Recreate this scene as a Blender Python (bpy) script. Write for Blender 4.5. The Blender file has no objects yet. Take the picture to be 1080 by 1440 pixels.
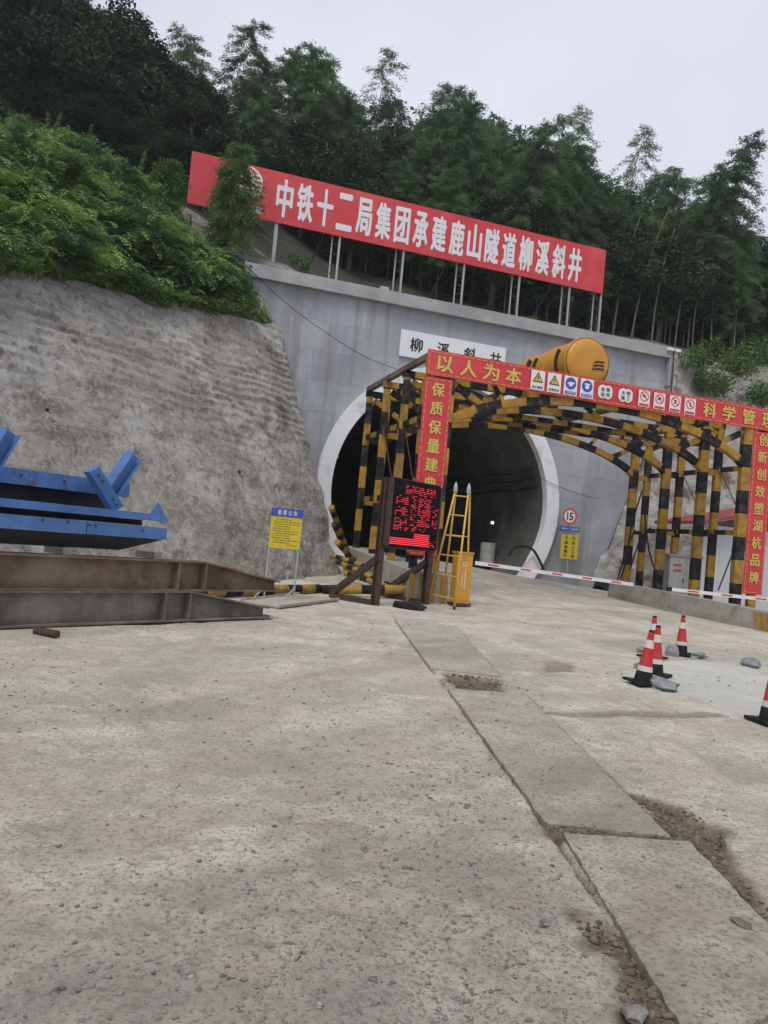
import bpy, bmesh, math, random
import numpy as np
from mathutils import Vector, Matrix
from mathutils.geometry import tessellate_polygon
random.seed(7); rng = np.random.default_rng(11)
C = bpy.context.scene.collection
rad = math.radians
# ------------------------------------------------------------------ camera
F = 1080.0; ROLL = rad(5.3); PITCH = rad(2.38); EYE = 1.5
cd = bpy.data.cameras.new('camera'); cam = bpy.data.objects.new('camera', cd); C.objects.link(cam)
cd.sensor_fit = 'VERTICAL'; cd.sensor_height = 24; cd.lens = 24*F/1440; cd.clip_end = 3000; cd.clip_start = .05
cam.matrix_world = Matrix.Translation((0, 0, EYE)) @ Matrix.Rotation(rad(90)+PITCH, 4, 'X') @ Matrix.Rotation(ROLL, 4, 'Z')
bpy.context.scene.camera = cam
# ------------------------------------------------------------------ overcast sky, weak sun, exposure
W = bpy.data.worlds.new('World'); bpy.context.scene.world = W; W.use_nodes = True
nt = W.node_tree; nt.nodes.clear()
def nn(t, typ, **k):
    n = t.nodes.new(typ)
    for a, b in k.items(): setattr(n, a, b)
    return n
sk = nn(nt, 'ShaderNodeTexSky', sky_type='NISHITA'); sk.sun_disc = False
SUN_EL, SUN_AZ = rad(58), rad(200)
sk.sun_elevation = SUN_EL; sk.sun_rotation = SUN_AZ
tc = nn(nt, 'ShaderNodeTexCoord'); no = nn(nt, 'ShaderNodeTexNoise'); no.inputs['Scale'].default_value = 1.6; no.inputs['Detail'].default_value = 4
rp = nn(nt, 'ShaderNodeValToRGB'); rp.color_ramp.elements[0].color = (4.1, 4.35, 5.3, 1); rp.color_ramp.elements[1].color = (6.5, 6.65, 7.25, 1)
rp.color_ramp.elements[0].position = .3; rp.color_ramp.elements[1].position = .7
mx = nn(nt, 'ShaderNodeMix', data_type='RGBA'); mx.inputs[0].default_value = .9
bg = nn(nt, 'ShaderNodeBackground'); bg.inputs[1].default_value = .1; wo = nn(nt, 'ShaderNodeOutputWorld')
nt.links.new(tc.outputs['Generated'], no.inputs['Vector']); nt.links.new(no.outputs['Fac'], rp.inputs[0])
nt.links.new(sk.outputs[0], mx.inputs[6]); nt.links.new(rp.outputs[0], mx.inputs[7])
nt.links.new(mx.outputs[2], bg.inputs[0]); nt.links.new(bg.outputs[0], wo.inputs[0])
sl = bpy.data.lights.new('sun', 'SUN'); sl.energy = 1.5; sl.angle = rad(20); sl.color = (1, .96, .9)
so = bpy.data.objects.new('sun', sl); C.objects.link(so)
sd = Vector((math.sin(SUN_AZ)*math.cos(SUN_EL), math.cos(SUN_AZ)*math.cos(SUN_EL), math.sin(SUN_EL)))
so.rotation_euler = (-sd).to_track_quat('-Z', 'Y').to_euler(); so.location = (0, 0, 60)
vs = bpy.context.scene.view_settings; vs.view_transform = 'Standard'; vs.look = 'None'; vs.exposure = 0.48; vs.gamma = 1; vs.use_curve_mapping = False
cy = bpy.context.scene.cycles; cy.max_bounces = 6; cy.transparent_max_bounces = 4; cy.diffuse_bounces = 3
# ------------------------------------------------------------------ where things stand: rays of the surveyed photo
def ray(px, py):
    u, v = px-540, py-720
    a = u*math.cos(ROLL)+v*math.sin(ROLL); b = -u*math.sin(ROLL)+v*math.cos(ROLL)
    return np.array([a, F*math.cos(PITCH)+b*math.sin(PITCH), -b*math.cos(PITCH)+F*math.sin(PITCH)])
O3 = np.array([0, 0, EYE])
def at(px, py, Y):
    r = ray(px, py); return O3+r*Y/r[1]
def gz(px, py, z=0.0):
    r = ray(px, py); return O3+r*(z-EYE)/r[2]
def hit(px, py, P, n):
    r = ray(px, py); return O3+r*(np.dot(np.array(P)-O3, n)/np.dot(r, n))
# ------------------------------------------------------------------ noise
def _h(i, j, k, s):
    n = (i*374761393+j*668265263+k*2147483647+s*144665) & 0xffffffff
    n = ((n ^ (n >> 13))*1274126177) & 0xffffffff
    n = ((n ^ (n >> 15))*2246822519) & 0xffffffff
    return ((n ^ (n >> 16)) & 0xffffff)/float(0xffffff)
def vn(x, y, z=0, s=0):
    x = np.asarray(x, float); y = np.asarray(y, float)+0*x; z = np.asarray(z, float)+0*x
    xi, yi, zi = np.floor(x), np.floor(y), np.floor(z)
    fx, fy, fz = x-xi, y-yi, z-zi
    fx, fy, fz = [t*t*(3-2*t) for t in (fx, fy, fz)]
    xi, yi, zi = xi.astype(np.int64), yi.astype(np.int64), zi.astype(np.int64)
    r = 0
    for a in (0, 1):
        for b in (0, 1):
            for c in (0, 1):
                r = r+_h(xi+a, yi+b, zi+c, s)*(fx if a else 1-fx)*(fy if b else 1-fy)*(fz if c else 1-fz)
    return r*2-1
def fbm(x, y, z=0, o=4, s=0):
    r = 0; a = 1
    for i in range(o):
        r = r+a*vn(np.asarray(x)*2**i, np.asarray(y)*2**i, np.asarray(z)*2**i, s+i*17); a *= .5
    return r
def ss(a, b, x):
    t = np.clip((x-a)/(b-a), 0, 1); return t*t*(3-2*t)
# ------------------------------------------------------------------ materials
MATS = {}
def mat(name, c1, c2=None, scale=3.0, rough=.85, metal=0.0, bump=0.0, bscale=30.0, detail=6.0, c3=None, s3=.8, t3=(.55, .7), emis=None, est=1.0, stretch=None, objrand=0.0, trans=0.0, spec=None, coord='Object'):
    m = bpy.data.materials.new(name); m.use_nodes = True; t = m.node_tree; t.nodes.clear()
    out = nn(t, 'ShaderNodeOutputMaterial'); b = nn(t, 'ShaderNodeBsdfPrincipled'); t.links.new(b.outputs[0], out.inputs[0])
    b.inputs['Roughness'].default_value = rough; b.inputs['Metallic'].default_value = metal
    if spec is not None: b.inputs['Specular IOR Level'].default_value = spec
    co = nn(t, 'ShaderNodeTexCoord'); vec = co.outputs[coord]
    if stretch:
        mp = nn(t, 'ShaderNodeMapping'); mp.inputs['Scale'].default_value = stretch; t.links.new(vec, mp.inputs[0]); vec = mp.outputs[0]
    col = None
    def rgba(c): return (c[0], c[1], c[2], 1)
    if c2 is not None:
        n = nn(t, 'ShaderNodeTexNoise'); n.inputs['Scale'].default_value = scale; n.inputs['Detail'].default_value = detail; n.inputs['Roughness'].default_value = .62
        t.links.new(vec, n.inputs['Vector'])
        r = nn(t, 'ShaderNodeValToRGB'); r.color_ramp.elements[0].color = rgba(c1); r.color_ramp.elements[1].color = rgba(c2)
        r.color_ramp.elements[0].position = .34; r.color_ramp.elements[1].position = .66
        t.links.new(n.outputs['Fac'], r.inputs[0]); col = r.outputs[0]
        if c3 is not None:
            n3 = nn(t, 'ShaderNodeTexNoise'); n3.inputs['Scale'].default_value = s3; n3.inputs['Detail'].default_value = 8; n3.inputs['Roughness'].default_value = .7
            t.links.new(vec, n3.inputs['Vector'])
            mr = nn(t, 'ShaderNodeMapRange'); mr.inputs[1].default_value = t3[0]; mr.inputs[2].default_value = t3[1]
            t.links.new(n3.outputs['Fac'], mr.inputs[0])
            m3 = nn(t, 'ShaderNodeMix', data_type='RGBA'); t.links.new(mr.outputs[0], m3.inputs[0]); t.links.new(col, m3.inputs[6]); m3.inputs[7].default_value = rgba(c3); col = m3.outputs[2]
    if objrand:
        oi = nn(t, 'ShaderNodeObjectInfo'); hs = nn(t, 'ShaderNodeHueSaturation')
        mr = nn(t, 'ShaderNodeMapRange'); mr.inputs[3].default_value = 1-objrand; mr.inputs[4].default_value = 1+objrand
        t.links.new(oi.outputs['Random'], mr.inputs[0]); t.links.new(mr.outputs[0], hs.inputs['Value'])
        mh = nn(t, 'ShaderNodeMapRange'); mh.inputs[3].default_value = .515; mh.inputs[4].default_value = .485
        t.links.new(oi.outputs['Random'], mh.inputs[0]); t.links.new(mh.outputs[0], hs.inputs['Hue'])
        if col is None: hs.inputs['Color'].default_value = rgba(c1)
        else: t.links.new(col, hs.inputs['Color'])
        col = hs.outputs[0]
    if col is None: b.inputs['Base Color'].default_value = rgba(c1)
    else: t.links.new(col, b.inputs['Base Color'])
    if bump:
        nb = nn(t, 'ShaderNodeTexNoise'); nb.inputs['Scale'].default_value = bscale; nb.inputs['Detail'].default_value = 6; nb.inputs['Roughness'].default_value = .7
        t.links.new(vec, nb.inputs['Vector'])
        bp = nn(t, 'ShaderNodeBump'); bp.inputs['Strength'].default_value = 1; bp.inputs['Distance'].default_value = bump
        t.links.new(nb.outputs['Fac'], bp.inputs['Height']); t.links.new(bp.outputs[0], b.inputs['Normal'])
    if trans:
        tr = nn(t, 'ShaderNodeBsdfTranslucent'); ms = nn(t, 'ShaderNodeMixShader'); ms.inputs[0].default_value = trans
        if col is None: tr.inputs[0].default_value = rgba(c1)
        else: t.links.new(col, tr.inputs[0])
        t.links.new(b.outputs[0], ms.inputs[1]); t.links.new(tr.outputs[0], ms.inputs[2]); t.links.new(ms.outputs[0], out.inputs[0])
    if emis:
        b.inputs['Emission Color'].default_value = rgba(emis); b.inputs['Emission Strength'].default_value = est
    MATS[name] = m; return m
mat('yellow_paint', (.30, .165, .022), (.43, .245, .035), 4, .7, spec=.2, bump=.002, bscale=25, c3=(.15, .10, .05), s3=3.5, t3=(.46, .68))
mat('black_paint', (.009, .009, .011), (.02, .02, .022), 4, .75, spec=.15, bump=.002, bscale=25, c3=(.10, .085, .065), s3=3.5, t3=(.50, .72))
mat('banner_red', (.50, .026, .035), (.56, .04, .048), .8, .55, bump=.01, bscale=1.5, c3=(.58, .09, .085), s3=.35, t3=(.5, .75))
mat('white_print', (.66, .66, .68), None, rough=.6)
mat('white_vinyl', (.74, .75, .78), (.66, .67, .70), 1.2, .6)
mat('gold_print', (.60, .49, .09), (.50, .40, .10), 9, .55)
mat('black_print', (.012, .012, .014), None, rough=.6)
mat('blue_print', (.02, .07, .36), None, rough=.5)
mat('red_print', (.60, .03, .04), None, rough=.5)
mat('sign_yellow', (.58, .46, .02), (.48, .38, .025), 3, .55)
mat('rust_steel', (.085, .052, .036), (.21, .15, .11), 2.2, .8, .1, .003, 30, c3=(.25, .21, .175), s3=1.3, t3=(.5, .72))
mat('dusty_steel', (.10, .088, .072), (.17, .155, .13), 2.0, .85, 0, .003, 30, c3=(.27, .245, .21), s3=1.6, t3=(.48, .7))
mat('dark_steel', (.05, .028, .022), (.085, .05, .042), 6, .6, .2, .001, 40)
mat('blue_frame_shade', (.03, .032, .04), (.055, .052, .055), 3, .8, 0, .002, 20, spec=.2)  # near-black tone stands for shade in the blue frame's recesses and underside
mat('grey_steel', (.30, .31, .32), (.40, .41, .41), 5, .55, .3, .001, 40)
mat('blue_steel', (.05, .125, .32), (.10, .21, .46), 1.6, .65, .0, .004, 14, spec=.3, c3=(.10, .075, .06), s3=5, t3=(.56, .70))
mat('wall_concrete', (.245, .262, .285), (.34, .358, .385), .55, .8, 0, .004, 12, c3=(.40, .41, .42), s3=.5, t3=(.45, .75))
def wall_panels():
    m = M_['wall_concrete']; t = m.node_tree; b = [n for n in t.nodes if n.type == 'BSDF_PRINCIPLED'][0]; src = b.inputs['Base Color'].links[0].from_socket
    co = nn(t, 'ShaderNodeTexCoord'); mp = nn(t, 'ShaderNodeMapping'); mp.inputs['Rotation'].default_value = (0, 0, -rad(18)); t.links.new(co.outputs['Object'], mp.inputs[0])
    sx = nn(t, 'ShaderNodeSeparateXYZ'); cb = nn(t, 'ShaderNodeCombineXYZ'); t.links.new(mp.outputs[0], sx.inputs[0]); t.links.new(sx.outputs[0], cb.inputs[0]); t.links.new(sx.outputs[2], cb.inputs[1])
    br = nn(t, 'ShaderNodeTexBrick'); br.inputs['Scale'].default_value = 1; br.inputs['Brick Width'].default_value = 2.4; br.inputs['Row Height'].default_value = 1.2; br.inputs['Mortar Size'].default_value = .012
    br.inputs['Color1'].default_value = (.86, .86, .86, 1); br.inputs['Color2'].default_value = (1.12, 1.12, 1.13, 1); br.inputs['Mortar'].default_value = (.74, .74, .74, 1); t.links.new(cb.outputs[0], br.inputs[0])
    mx_ = nn(t, 'ShaderNodeMix', data_type='RGBA', blend_type='MULTIPLY'); mx_.inputs[0].default_value = .8; t.links.new(src, mx_.inputs[6]); t.links.new(br.outputs['Color'], mx_.inputs[7])
    # rain streaks down the face
    mp2 = nn(t, 'ShaderNodeMapping'); mp2.inputs['Scale'].default_value = (2.2, 2.2, .16); t.links.new(co.outputs['Object'], mp2.inputs[0])
    ns = nn(t, 'ShaderNodeTexNoise'); ns.inputs['Scale'].default_value = 1; ns.inputs['Detail'].default_value = 6; t.links.new(mp2.outputs[0], ns.inputs['Vector'])
    mr_ = nn(t, 'ShaderNodeMapRange'); mr_.inputs[1].default_value = .52; mr_.inputs[2].default_value = .72; mr_.inputs[4].default_value = .75; t.links.new(ns.outputs['Fac'], mr_.inputs[0])
    m2 = nn(t, 'ShaderNodeMix', data_type='RGBA'); t.links.new(mr_.outputs[0], m2.inputs[0]); t.links.new(mx_.outputs[2], m2.inputs[6]); m2.inputs[7].default_value = (.19, .19, .19, 1); t.links.new(m2.outputs[2], b.inputs['Base Color'])
M_ = MATS; wall_panels()
mat('coping_concrete', (.26, .265, .27), (.36, .365, .365), 1.2, .85, 0, .006, 12)
mat('ring_concrete', (.66, .69, .73), (.76, .78, .80), .8, .7, 0, .003, 10, c3=(.48, .48, .47), s3=1.6, t3=(.52, .72))
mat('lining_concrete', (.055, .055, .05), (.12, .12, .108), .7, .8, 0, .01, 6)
mat('kerb_concrete', (.25, .235, .205), (.36, .34, .30), 1.6, .9, 0, .006, 25, c3=(.19, .165, .13), s3=2, t3=(.5, .7))
mat('rock', (.17, .18, .19), (.33, .345, .36), 6, .95, 0, .03, 22)
mat('dark_rock', (.09, .08, .065), (.19, .17, .14), 5, .95, 0, .01, 18)
mat('soil_clod', (.075, .06, .043), (.21, .175, .13), 6, .98)
mat('bark', (.07, .055, .04), (.12, .10, .075), 6, .9, 0, .01, 20)
mat('bamboo_culm', (.07, .09, .045), (.16, .175, .10), 2.5, .55, 0, objrand=.35)
mat('leaf_broad', (.018, .036, .017), (.045, .078, .032), .9, .6, 0, objrand=.4, trans=.2, spec=.12)
mat('leaf_bamboo', (.06, .12, .05), (.15, .24, .105), .8, .6, 0, objrand=.3, trans=.4, spec=.12)
mat('leaf_fern', (.15, .25, .06), (.34, .47, .14), 1.6, .6, 0, trans=.4, spec=.15, c3=(.06, .12, .05), s3=.7, t3=(.46, .56))
mat('leaf_shrub', (.04, .09, .02), (.10, .19, .04), 1.3, .6, 0, trans=.2, spec=.3, objrand=.2)
mat('leaf_young', (.07, .14, .03), (.12, .215, .05), 1.3, .6, 0, trans=.25, spec=.3)
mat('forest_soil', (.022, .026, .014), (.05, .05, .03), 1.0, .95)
mat('bank_soil', (.15, .14, .125), (.25, .235, .21), 1.2, .95, 0, .02, 9, c3=(.08, .075, .05), s3=1.0, t3=(.52, .66))
mat('far_forest', (.04, .065, .04), (.075, .105, .065), .12, .95, 0, .4, .5)
mat('rubber', (.010, .010, .011), (.028, .028, .028), 8, .8, spec=.2)
mat('cone_red', (.58, .022, .03), (.46, .02, .028), 9, .6, spec=.25, c3=(.22, .09, .08), s3=7, t3=(.48, .66))
mat('cone_white', (.62, .60, .54), (.5, .48, .42), 9, .5)
mat('cabinet_orange', (.62, .30, .02), (.50, .24, .03), 4, .5)
mat('ladder_yellow', (.62, .38, .06), (.5, .3, .06), 6, .5)
mat('fan_yellow', (.56, .26, .02), (.46, .21, .02), 2, .5, c3=(.25, .13, .04), s3=1.4, t3=(.58, .72))
mat('black_cloth', (.006, .006, .007), (.015, .015, .017), 8, .95)
mat('bar_white', (.72, .72, .72), (.6, .6, .6), 3, .45)
mat('cabinet_grey', (.36, .37, .36), (.44, .45, .43), 2, .6)
mat('shed_panel', (.42, .45, .48), (.5, .53, .56), 1, .6)
mat('shed_roof', (.22, .03, .04), (.3, .05, .05), 2, .6)
mat('plank', (.3, .27, .22), (.42, .38, .32), 5, .9, 0, .004, 20)
mat('led_black', (.004, .004, .005), (.012, .012, .013), 12, .8, spec=.1)
mat('led_red', (.25, .01, .01), emis=(1, .035, .07), est=.8)
mat('lamp_white', (1, 1, 1), emis=(1, .98, .9), est=16)
M = MATS
# tinted plate material (dusty)
mat('plate', (.19, .195, .17), (.34, .335, .285), 2.2, .9, 0, .014, 40, c3=(.42, .385, .33), s3=1.3, t3=(.44, .62), detail=14)
# ------------------------------------------------------------------ mesh building
OFF = {}
class MB:
    def __init__(s): s.v = []; s.f = []; s.m = []
    def add(s, vs, fs, m=0):
        b = len(s.v); s.v += [tuple(map(float, p)) for p in vs]; s.f += [tuple(i+b for i in q) for q in fs]; s.m += [m]*len(fs); return s
    def hexa(s, q, m=0):      # 8 corners: bottom loop then top loop
        return s.add(q, [(3, 2, 1, 0), (4, 5, 6, 7), (0, 1, 5, 4), (1, 2, 6, 5), (2, 3, 7, 6), (3, 0, 4, 7)], m)
    def box(s, c, d, yaw=0, m=0):
        c = np.array(c, float); ca, sa = math.cos(yaw), math.sin(yaw); q = []
        for z in (-.5, .5):
            for x, y in ((-.5, -.5), (.5, -.5), (.5, .5), (-.5, .5)):
                X, Y = x*d[0], y*d[1]; q.append(c+[X*ca-Y*sa, X*sa+Y*ca, z*d[2]])
        return s.hexa(q, m)
    def path(s, pts, w, h, up=(0, 0, 1), mats=None, m=0):   # rectangular section along a path
        pts = [np.array(p, float) for p in pts]; n = len(pts); up = np.array(up, float); base = len(s.v)
        for i, p in enumerate(pts):
            t = pts[min(i+1, n-1)]-pts[max(i-1, 0)]; t /= np.linalg.norm(t)
            a = np.cross(t, up)
            if np.linalg.norm(a) < 1e-4: a = np.cross(t, (0, 1, 0))
            a /= np.linalg.norm(a); b = np.cross(a, t)
            for x, y in ((-.5, -.5), (.5, -.5), (.5, .5), (-.5, .5)): s.v.append(tuple(p+a*w*x+b*h*y))
        s.f.append((base+3, base+2, base+1, base)); s.m.append(mats[0] if mats else m)
        for i in range(n-1):
            for k in range(4):
                a = base+i*4+k; b = base+i*4+(k+1) % 4; s.f.append((a, b, b+4, a+4)); s.m.append(mats[i] if mats else m)
        e = base+(n-1)*4; s.f.append((e, e+1, e+2, e+3)); s.m.append(mats[-1] if mats else m); return s
    def tube(s, pts, r, n=8, mats=None, m=0, cap=True):
        pts = [np.array(p, float) for p in pts]; k = len(pts); base = len(s.v)
        rr = r if hasattr(r, '__len__') else [r]*k; ref = np.array((0.13, .21, .97))
        for i, p in enumerate(pts):
            t = pts[min(i+1, k-1)]-pts[max(i-1, 0)]; t = t/(np.linalg.norm(t)+1e-9)
            a = np.cross(t, ref if abs(t[2]) < .9 else np.array((1, .1, 0.))); a /= np.linalg.norm(a); b = np.cross(t, a)
            for j in range(n):
                q = 2*math.pi*j/n; s.v.append(tuple(p+rr[i]*(a*math.cos(q)+b*math.sin(q))))
        for i in range(k-1):
            for j in range(n):
                a = base+i*n+j; b = base+i*n+(j+1) % n; s.f.append((a, b, b+n, a+n)); s.m.append(mats[i] if mats else m)
        if cap:
            s.f.append(tuple(base+j for j in range(n))[::-1]); s.m.append(mats[0] if mats else m)
            s.f.append(tuple(base+(k-1)*n+j for j in range(n))); s.m.append(mats[-1] if mats else m)
        return s
    def prism(s, pts, ext, m=0):   # planar polygon extruded by a vector
        pts = [np.array(p, float) for p in pts]; n = len(pts); ext = np.array(ext, float)
        tri = tessellate_polygon([[Vector(p) for p in pts]])
        b = len(s.v); s.v += [tuple(p) for p in pts]+[tuple(p+ext) for p in pts]
        for t in tri: s.f.append(tuple(b+i for i in t)); s.m.append(m); s.f.append(tuple(b+n+i for i in reversed(t))); s.m.append(m)
        for i in range(n):
            j = (i+1) % n; s.f.append((b+i, b+j, b+n+j, b+n+i)); s.m.append(m)
        return s
    def build(s, name, mats, parent=None, smooth=False, recalc=True):
        off = np.array(OFF.get(parent.name, (0, 0, 0)) if parent else (0, 0, 0), float)
        me = bpy.data.meshes.new(name)
        vv = (np.array(s.v)-off)
        me.from_pydata(vv.tolist(), [], s.f)
        if not isinstance(mats, (list, tuple)): mats = [mats]
        for m in mats: me.materials.append(M[m] if isinstance(m, str) else m)
        if len(mats) > 1: me.polygons.foreach_set('material_index', s.m)
        if recalc:
            bm = bmesh.new(); bm.from_mesh(me); bmesh.ops.recalc_face_normals(bm, faces=bm.faces); bm.to_mesh(me); bm.free()
        if smooth: me.polygons.foreach_set('use_smooth', [True]*len(me.polygons))
        me.update(); o = bpy.data.objects.new(name, me); C.objects.link(o)
        if parent: o.parent = parent; OFF[o.name] = tuple(off)
        return o
def fastmesh(name, V, Fq, mats, parent=None, smooth=False, midx=None):
    V = np.asarray(V, np.float32); Fq = np.asarray(Fq, np.int32); me = bpy.data.meshes.new(name)
    k = Fq.shape[1]; me.vertices.add(len(V)); me.vertices.foreach_set('co', V.ravel())
    me.loops.add(Fq.size); me.loops.foreach_set('vertex_index', Fq.ravel())
    me.polygons.add(len(Fq)); me.polygons.foreach_set('loop_start', np.arange(0, Fq.size, k, dtype=np.int32))
    for m in (mats if isinstance(mats, (list, tuple)) else [mats]): me.materials.append(M[m] if isinstance(m, str) else m)
    if midx is not None: me.polygons.foreach_set('material_index', np.asarray(midx, np.int32))
    if smooth: me.polygons.foreach_set('use_smooth', np.ones(len(Fq), bool))
    me.update(calc_edges=True); me.validate(); o = bpy.data.objects.new(name, me); C.objects.link(o)
    if parent: o.parent = parent
    return o
def gridfaces(nr, nc):
    i = np.arange(nr-1)[:, None]*nc+np.arange(nc-1)[None, :]; i = i.ravel()
    return np.stack([i, i+1, i+1+nc, i+nc], 1)
def thing(name, loc, label, cat, group=None):
    o = bpy.data.objects.new(name, None); C.objects.link(o); o.location = tuple(map(float, loc)); o.empty_display_size = .3
    OFF[o.name] = tuple(map(float, loc)); return tag(o, label, cat, group)
def tag(o, label, cat, group=None):
    o['label'] = label; o['category'] = cat
    if group: o['group'] = group
    return o
def struct(o): o['kind'] = 'structure'; return o
def stuff(o): o['kind'] = 'stuff'; return o
def dup(root, loc, rotz=0, scale=1, label=None):
    r = root.copy(); C.objects.link(r); r.location = tuple(map(float, loc)); r.rotation_euler = (0, 0, rotz)
    r.scale = (scale,)*3 if not hasattr(scale, '__len__') else scale
    if label: r['label'] = label
    for ch in list(root.children):
        c = ch.copy(); C.objects.link(c); c.parent = r
        for g in ch.children:
            d = g.copy(); C.objects.link(d); d.parent = c
    return r
def setoff(o, loc): OFF[o.name] = tuple(map(float, loc))
_tx = {}
def textmesh(s, bold=0.0):
    key = (s, bold)
    if key not in _tx:
        cu = bpy.data.curves.new('t', 'FONT'); cu.body = s; cu.offset = bold; cu.resolution_u = 2; cu.align_x = 'LEFT'
        o = bpy.data.objects.new('t', cu); C.objects.link(o); dg = bpy.context.evaluated_depsgraph_get(); dg.update()
        me = bpy.data.meshes.new_from_object(o.evaluated_get(dg)); V = np.array([v.co[:] for v in me.vertices]); Fs = [tuple(p.vertices) for p in me.polygons]
        bpy.data.objects.remove(o); bpy.data.curves.remove(cu); bpy.data.meshes.remove(me); _tx[key] = (V, Fs)
    return _tx[key]
def glyph(mb, s, c, ex, ez, w, h, bold=.02, m=0):
    """one glyph flat on a plane, centred on c, width w along ex, height h along ez"""
    V, Fs = textmesh(s, 0.0)
    if len(V) == 0: return
    k = max(0, bold); out = np.cross(ex, ez); out = np.array(out, float)/np.linalg.norm(out); c0_ = np.array(c, float)
    for q, (dx, dz) in enumerate(((0, 0),) if k == 0 else ((0, 0), (1, 0), (-1, 0), (0, 1), (0, -1), (.7, .7), (-.7, .7), (.7, -.7), (-.7, -.7))):
        _glyph(mb, V, Fs, c0_+np.array(ex)*dx*k*w*.8+np.array(ez)*dz*k*h*.5+out*(.0006*q), ex, ez, w*(1-1.6*k), h*(1-k), m)
def _glyph(mb, V, Fs, c, ex, ez, w, h, m):
    lo, hi = V.min(0), V.max(0); d = np.maximum(hi-lo, 1e-3)
    c, ex, ez = map(np.array, (c, ex, ez)); sx = w/max(d[0], .35*d[1]); sy = h/max(d[1], .35*d[0])
    P = [c+ex*((p[0]-(lo[0]+hi[0])/2)*sx)+ez*((p[1]-(lo[1]+hi[1])/2)*sy) for p in V]
    mb.add(P, Fs, m)
def stripes(p0, p1, seg, start=0):
    p0, p1 = np.array(p0, float), np.array(p1, float); L = np.linalg.norm(p1-p0); pts = [p0]; ms = []; d = seg*random.uniform(.5, 1); k = start
    while d < L: pts.append(p0+(p1-p0)*d/L); ms.append(k % 2); k += 1; d += seg
    pts.append(p1); ms.append(k % 2); return pts, ms
YB = ['yellow_paint', 'black_paint']
def striped_bar(name, p0, p1, w, h, parent, seg=.55, start=0):
    pts, ms = stripes(p0, p1, seg, start); return MB().path(pts, w, h, mats=ms).build(name, YB, parent)
def ibeam(mb, p0, p1, h, w, tf=.02, tw=.012, m=0, side=None):
    p0, p1 = np.array(p0, float), np.array(p1, float); z = np.array((0, 0, 1.))
    mb.path([p0+z*(h/2-tf/2), p1+z*(h/2-tf/2)], w, tf, m=m); mb.path([p0-z*(h/2-tf/2), p1-z*(h/2-tf/2)], w, tf, m=m)
    mb.path([p0, p1], tw, h-2*tf-.002, m=m); return mb

# ================================================================== GROUND
def pip(x, y, poly):
    ins = np.zeros(x.shape, bool); d = np.full(x.shape, 1e9); n = len(poly)
    for i in range(n):
        x0, y0 = poly[i][:2]; x1, y1 = poly[(i+1) % n][:2]
        c = ((y0 > y) != (y1 > y)); t = (x1-x0)*(y-y0)/((y1-y0) if y1 != y0 else 1e-9)+x0
        ins ^= c & (x < t)
        dx, dy = x1-x0, y1-y0; u = np.clip(((x-x0)*dx+(y-y0)*dy)/(dx*dx+dy*dy+1e-12), 0, 1)
        d = np.minimum(d, np.hypot(x-x0-u*dx, y-y0-u*dy))
    return np.where(ins, d, -d)
plates_px = [
    [(556, 872), (640, 880), (703, 951), (606, 941)],
    [(630, 969), (738, 976), (943, 1178), (768, 1159)],
    [(792, 1172), (970, 1185), (1165, 1395), (975, 1475)]]
plates = [[gz(*p) for p in q] for q in plates_px]
holes_px = [
    ([(628, 946), (700, 955), (700, 971), (640, 968)], .07),
    ([(886, 1120), (920, 1128), (1008, 1166), (1012, 1218), (1090, 1298), (1080, 1310), (975, 1190), (948, 1180)], .05),
    ([(808, 1292), (850, 1306), (893, 1338), (925, 1425), (960, 1480), (900, 1470), (880, 1400), (890, 1350), (840, 1325)], .07),
    ([(765, 1157), (945, 1178), (972, 1186), (790, 1173)], .05),
    ([(757, 1001), (860, 1000), (1010, 1004), (1010, 1008), (880, 1007), (768, 1005)], .018),
    ([(765, 928), (800, 932), (803, 944), (775, 942)], .02)]
holes = [([gz(*p) for p in q], d) for q, d in holes_px]
def base_z(x, y):
    t = np.clip((y-18)/13, 0, 1); t = t*t*(1.5-.5*t)
    f = np.clip(.84-.082*(x-4), .12, .95)
    return t*f
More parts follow.
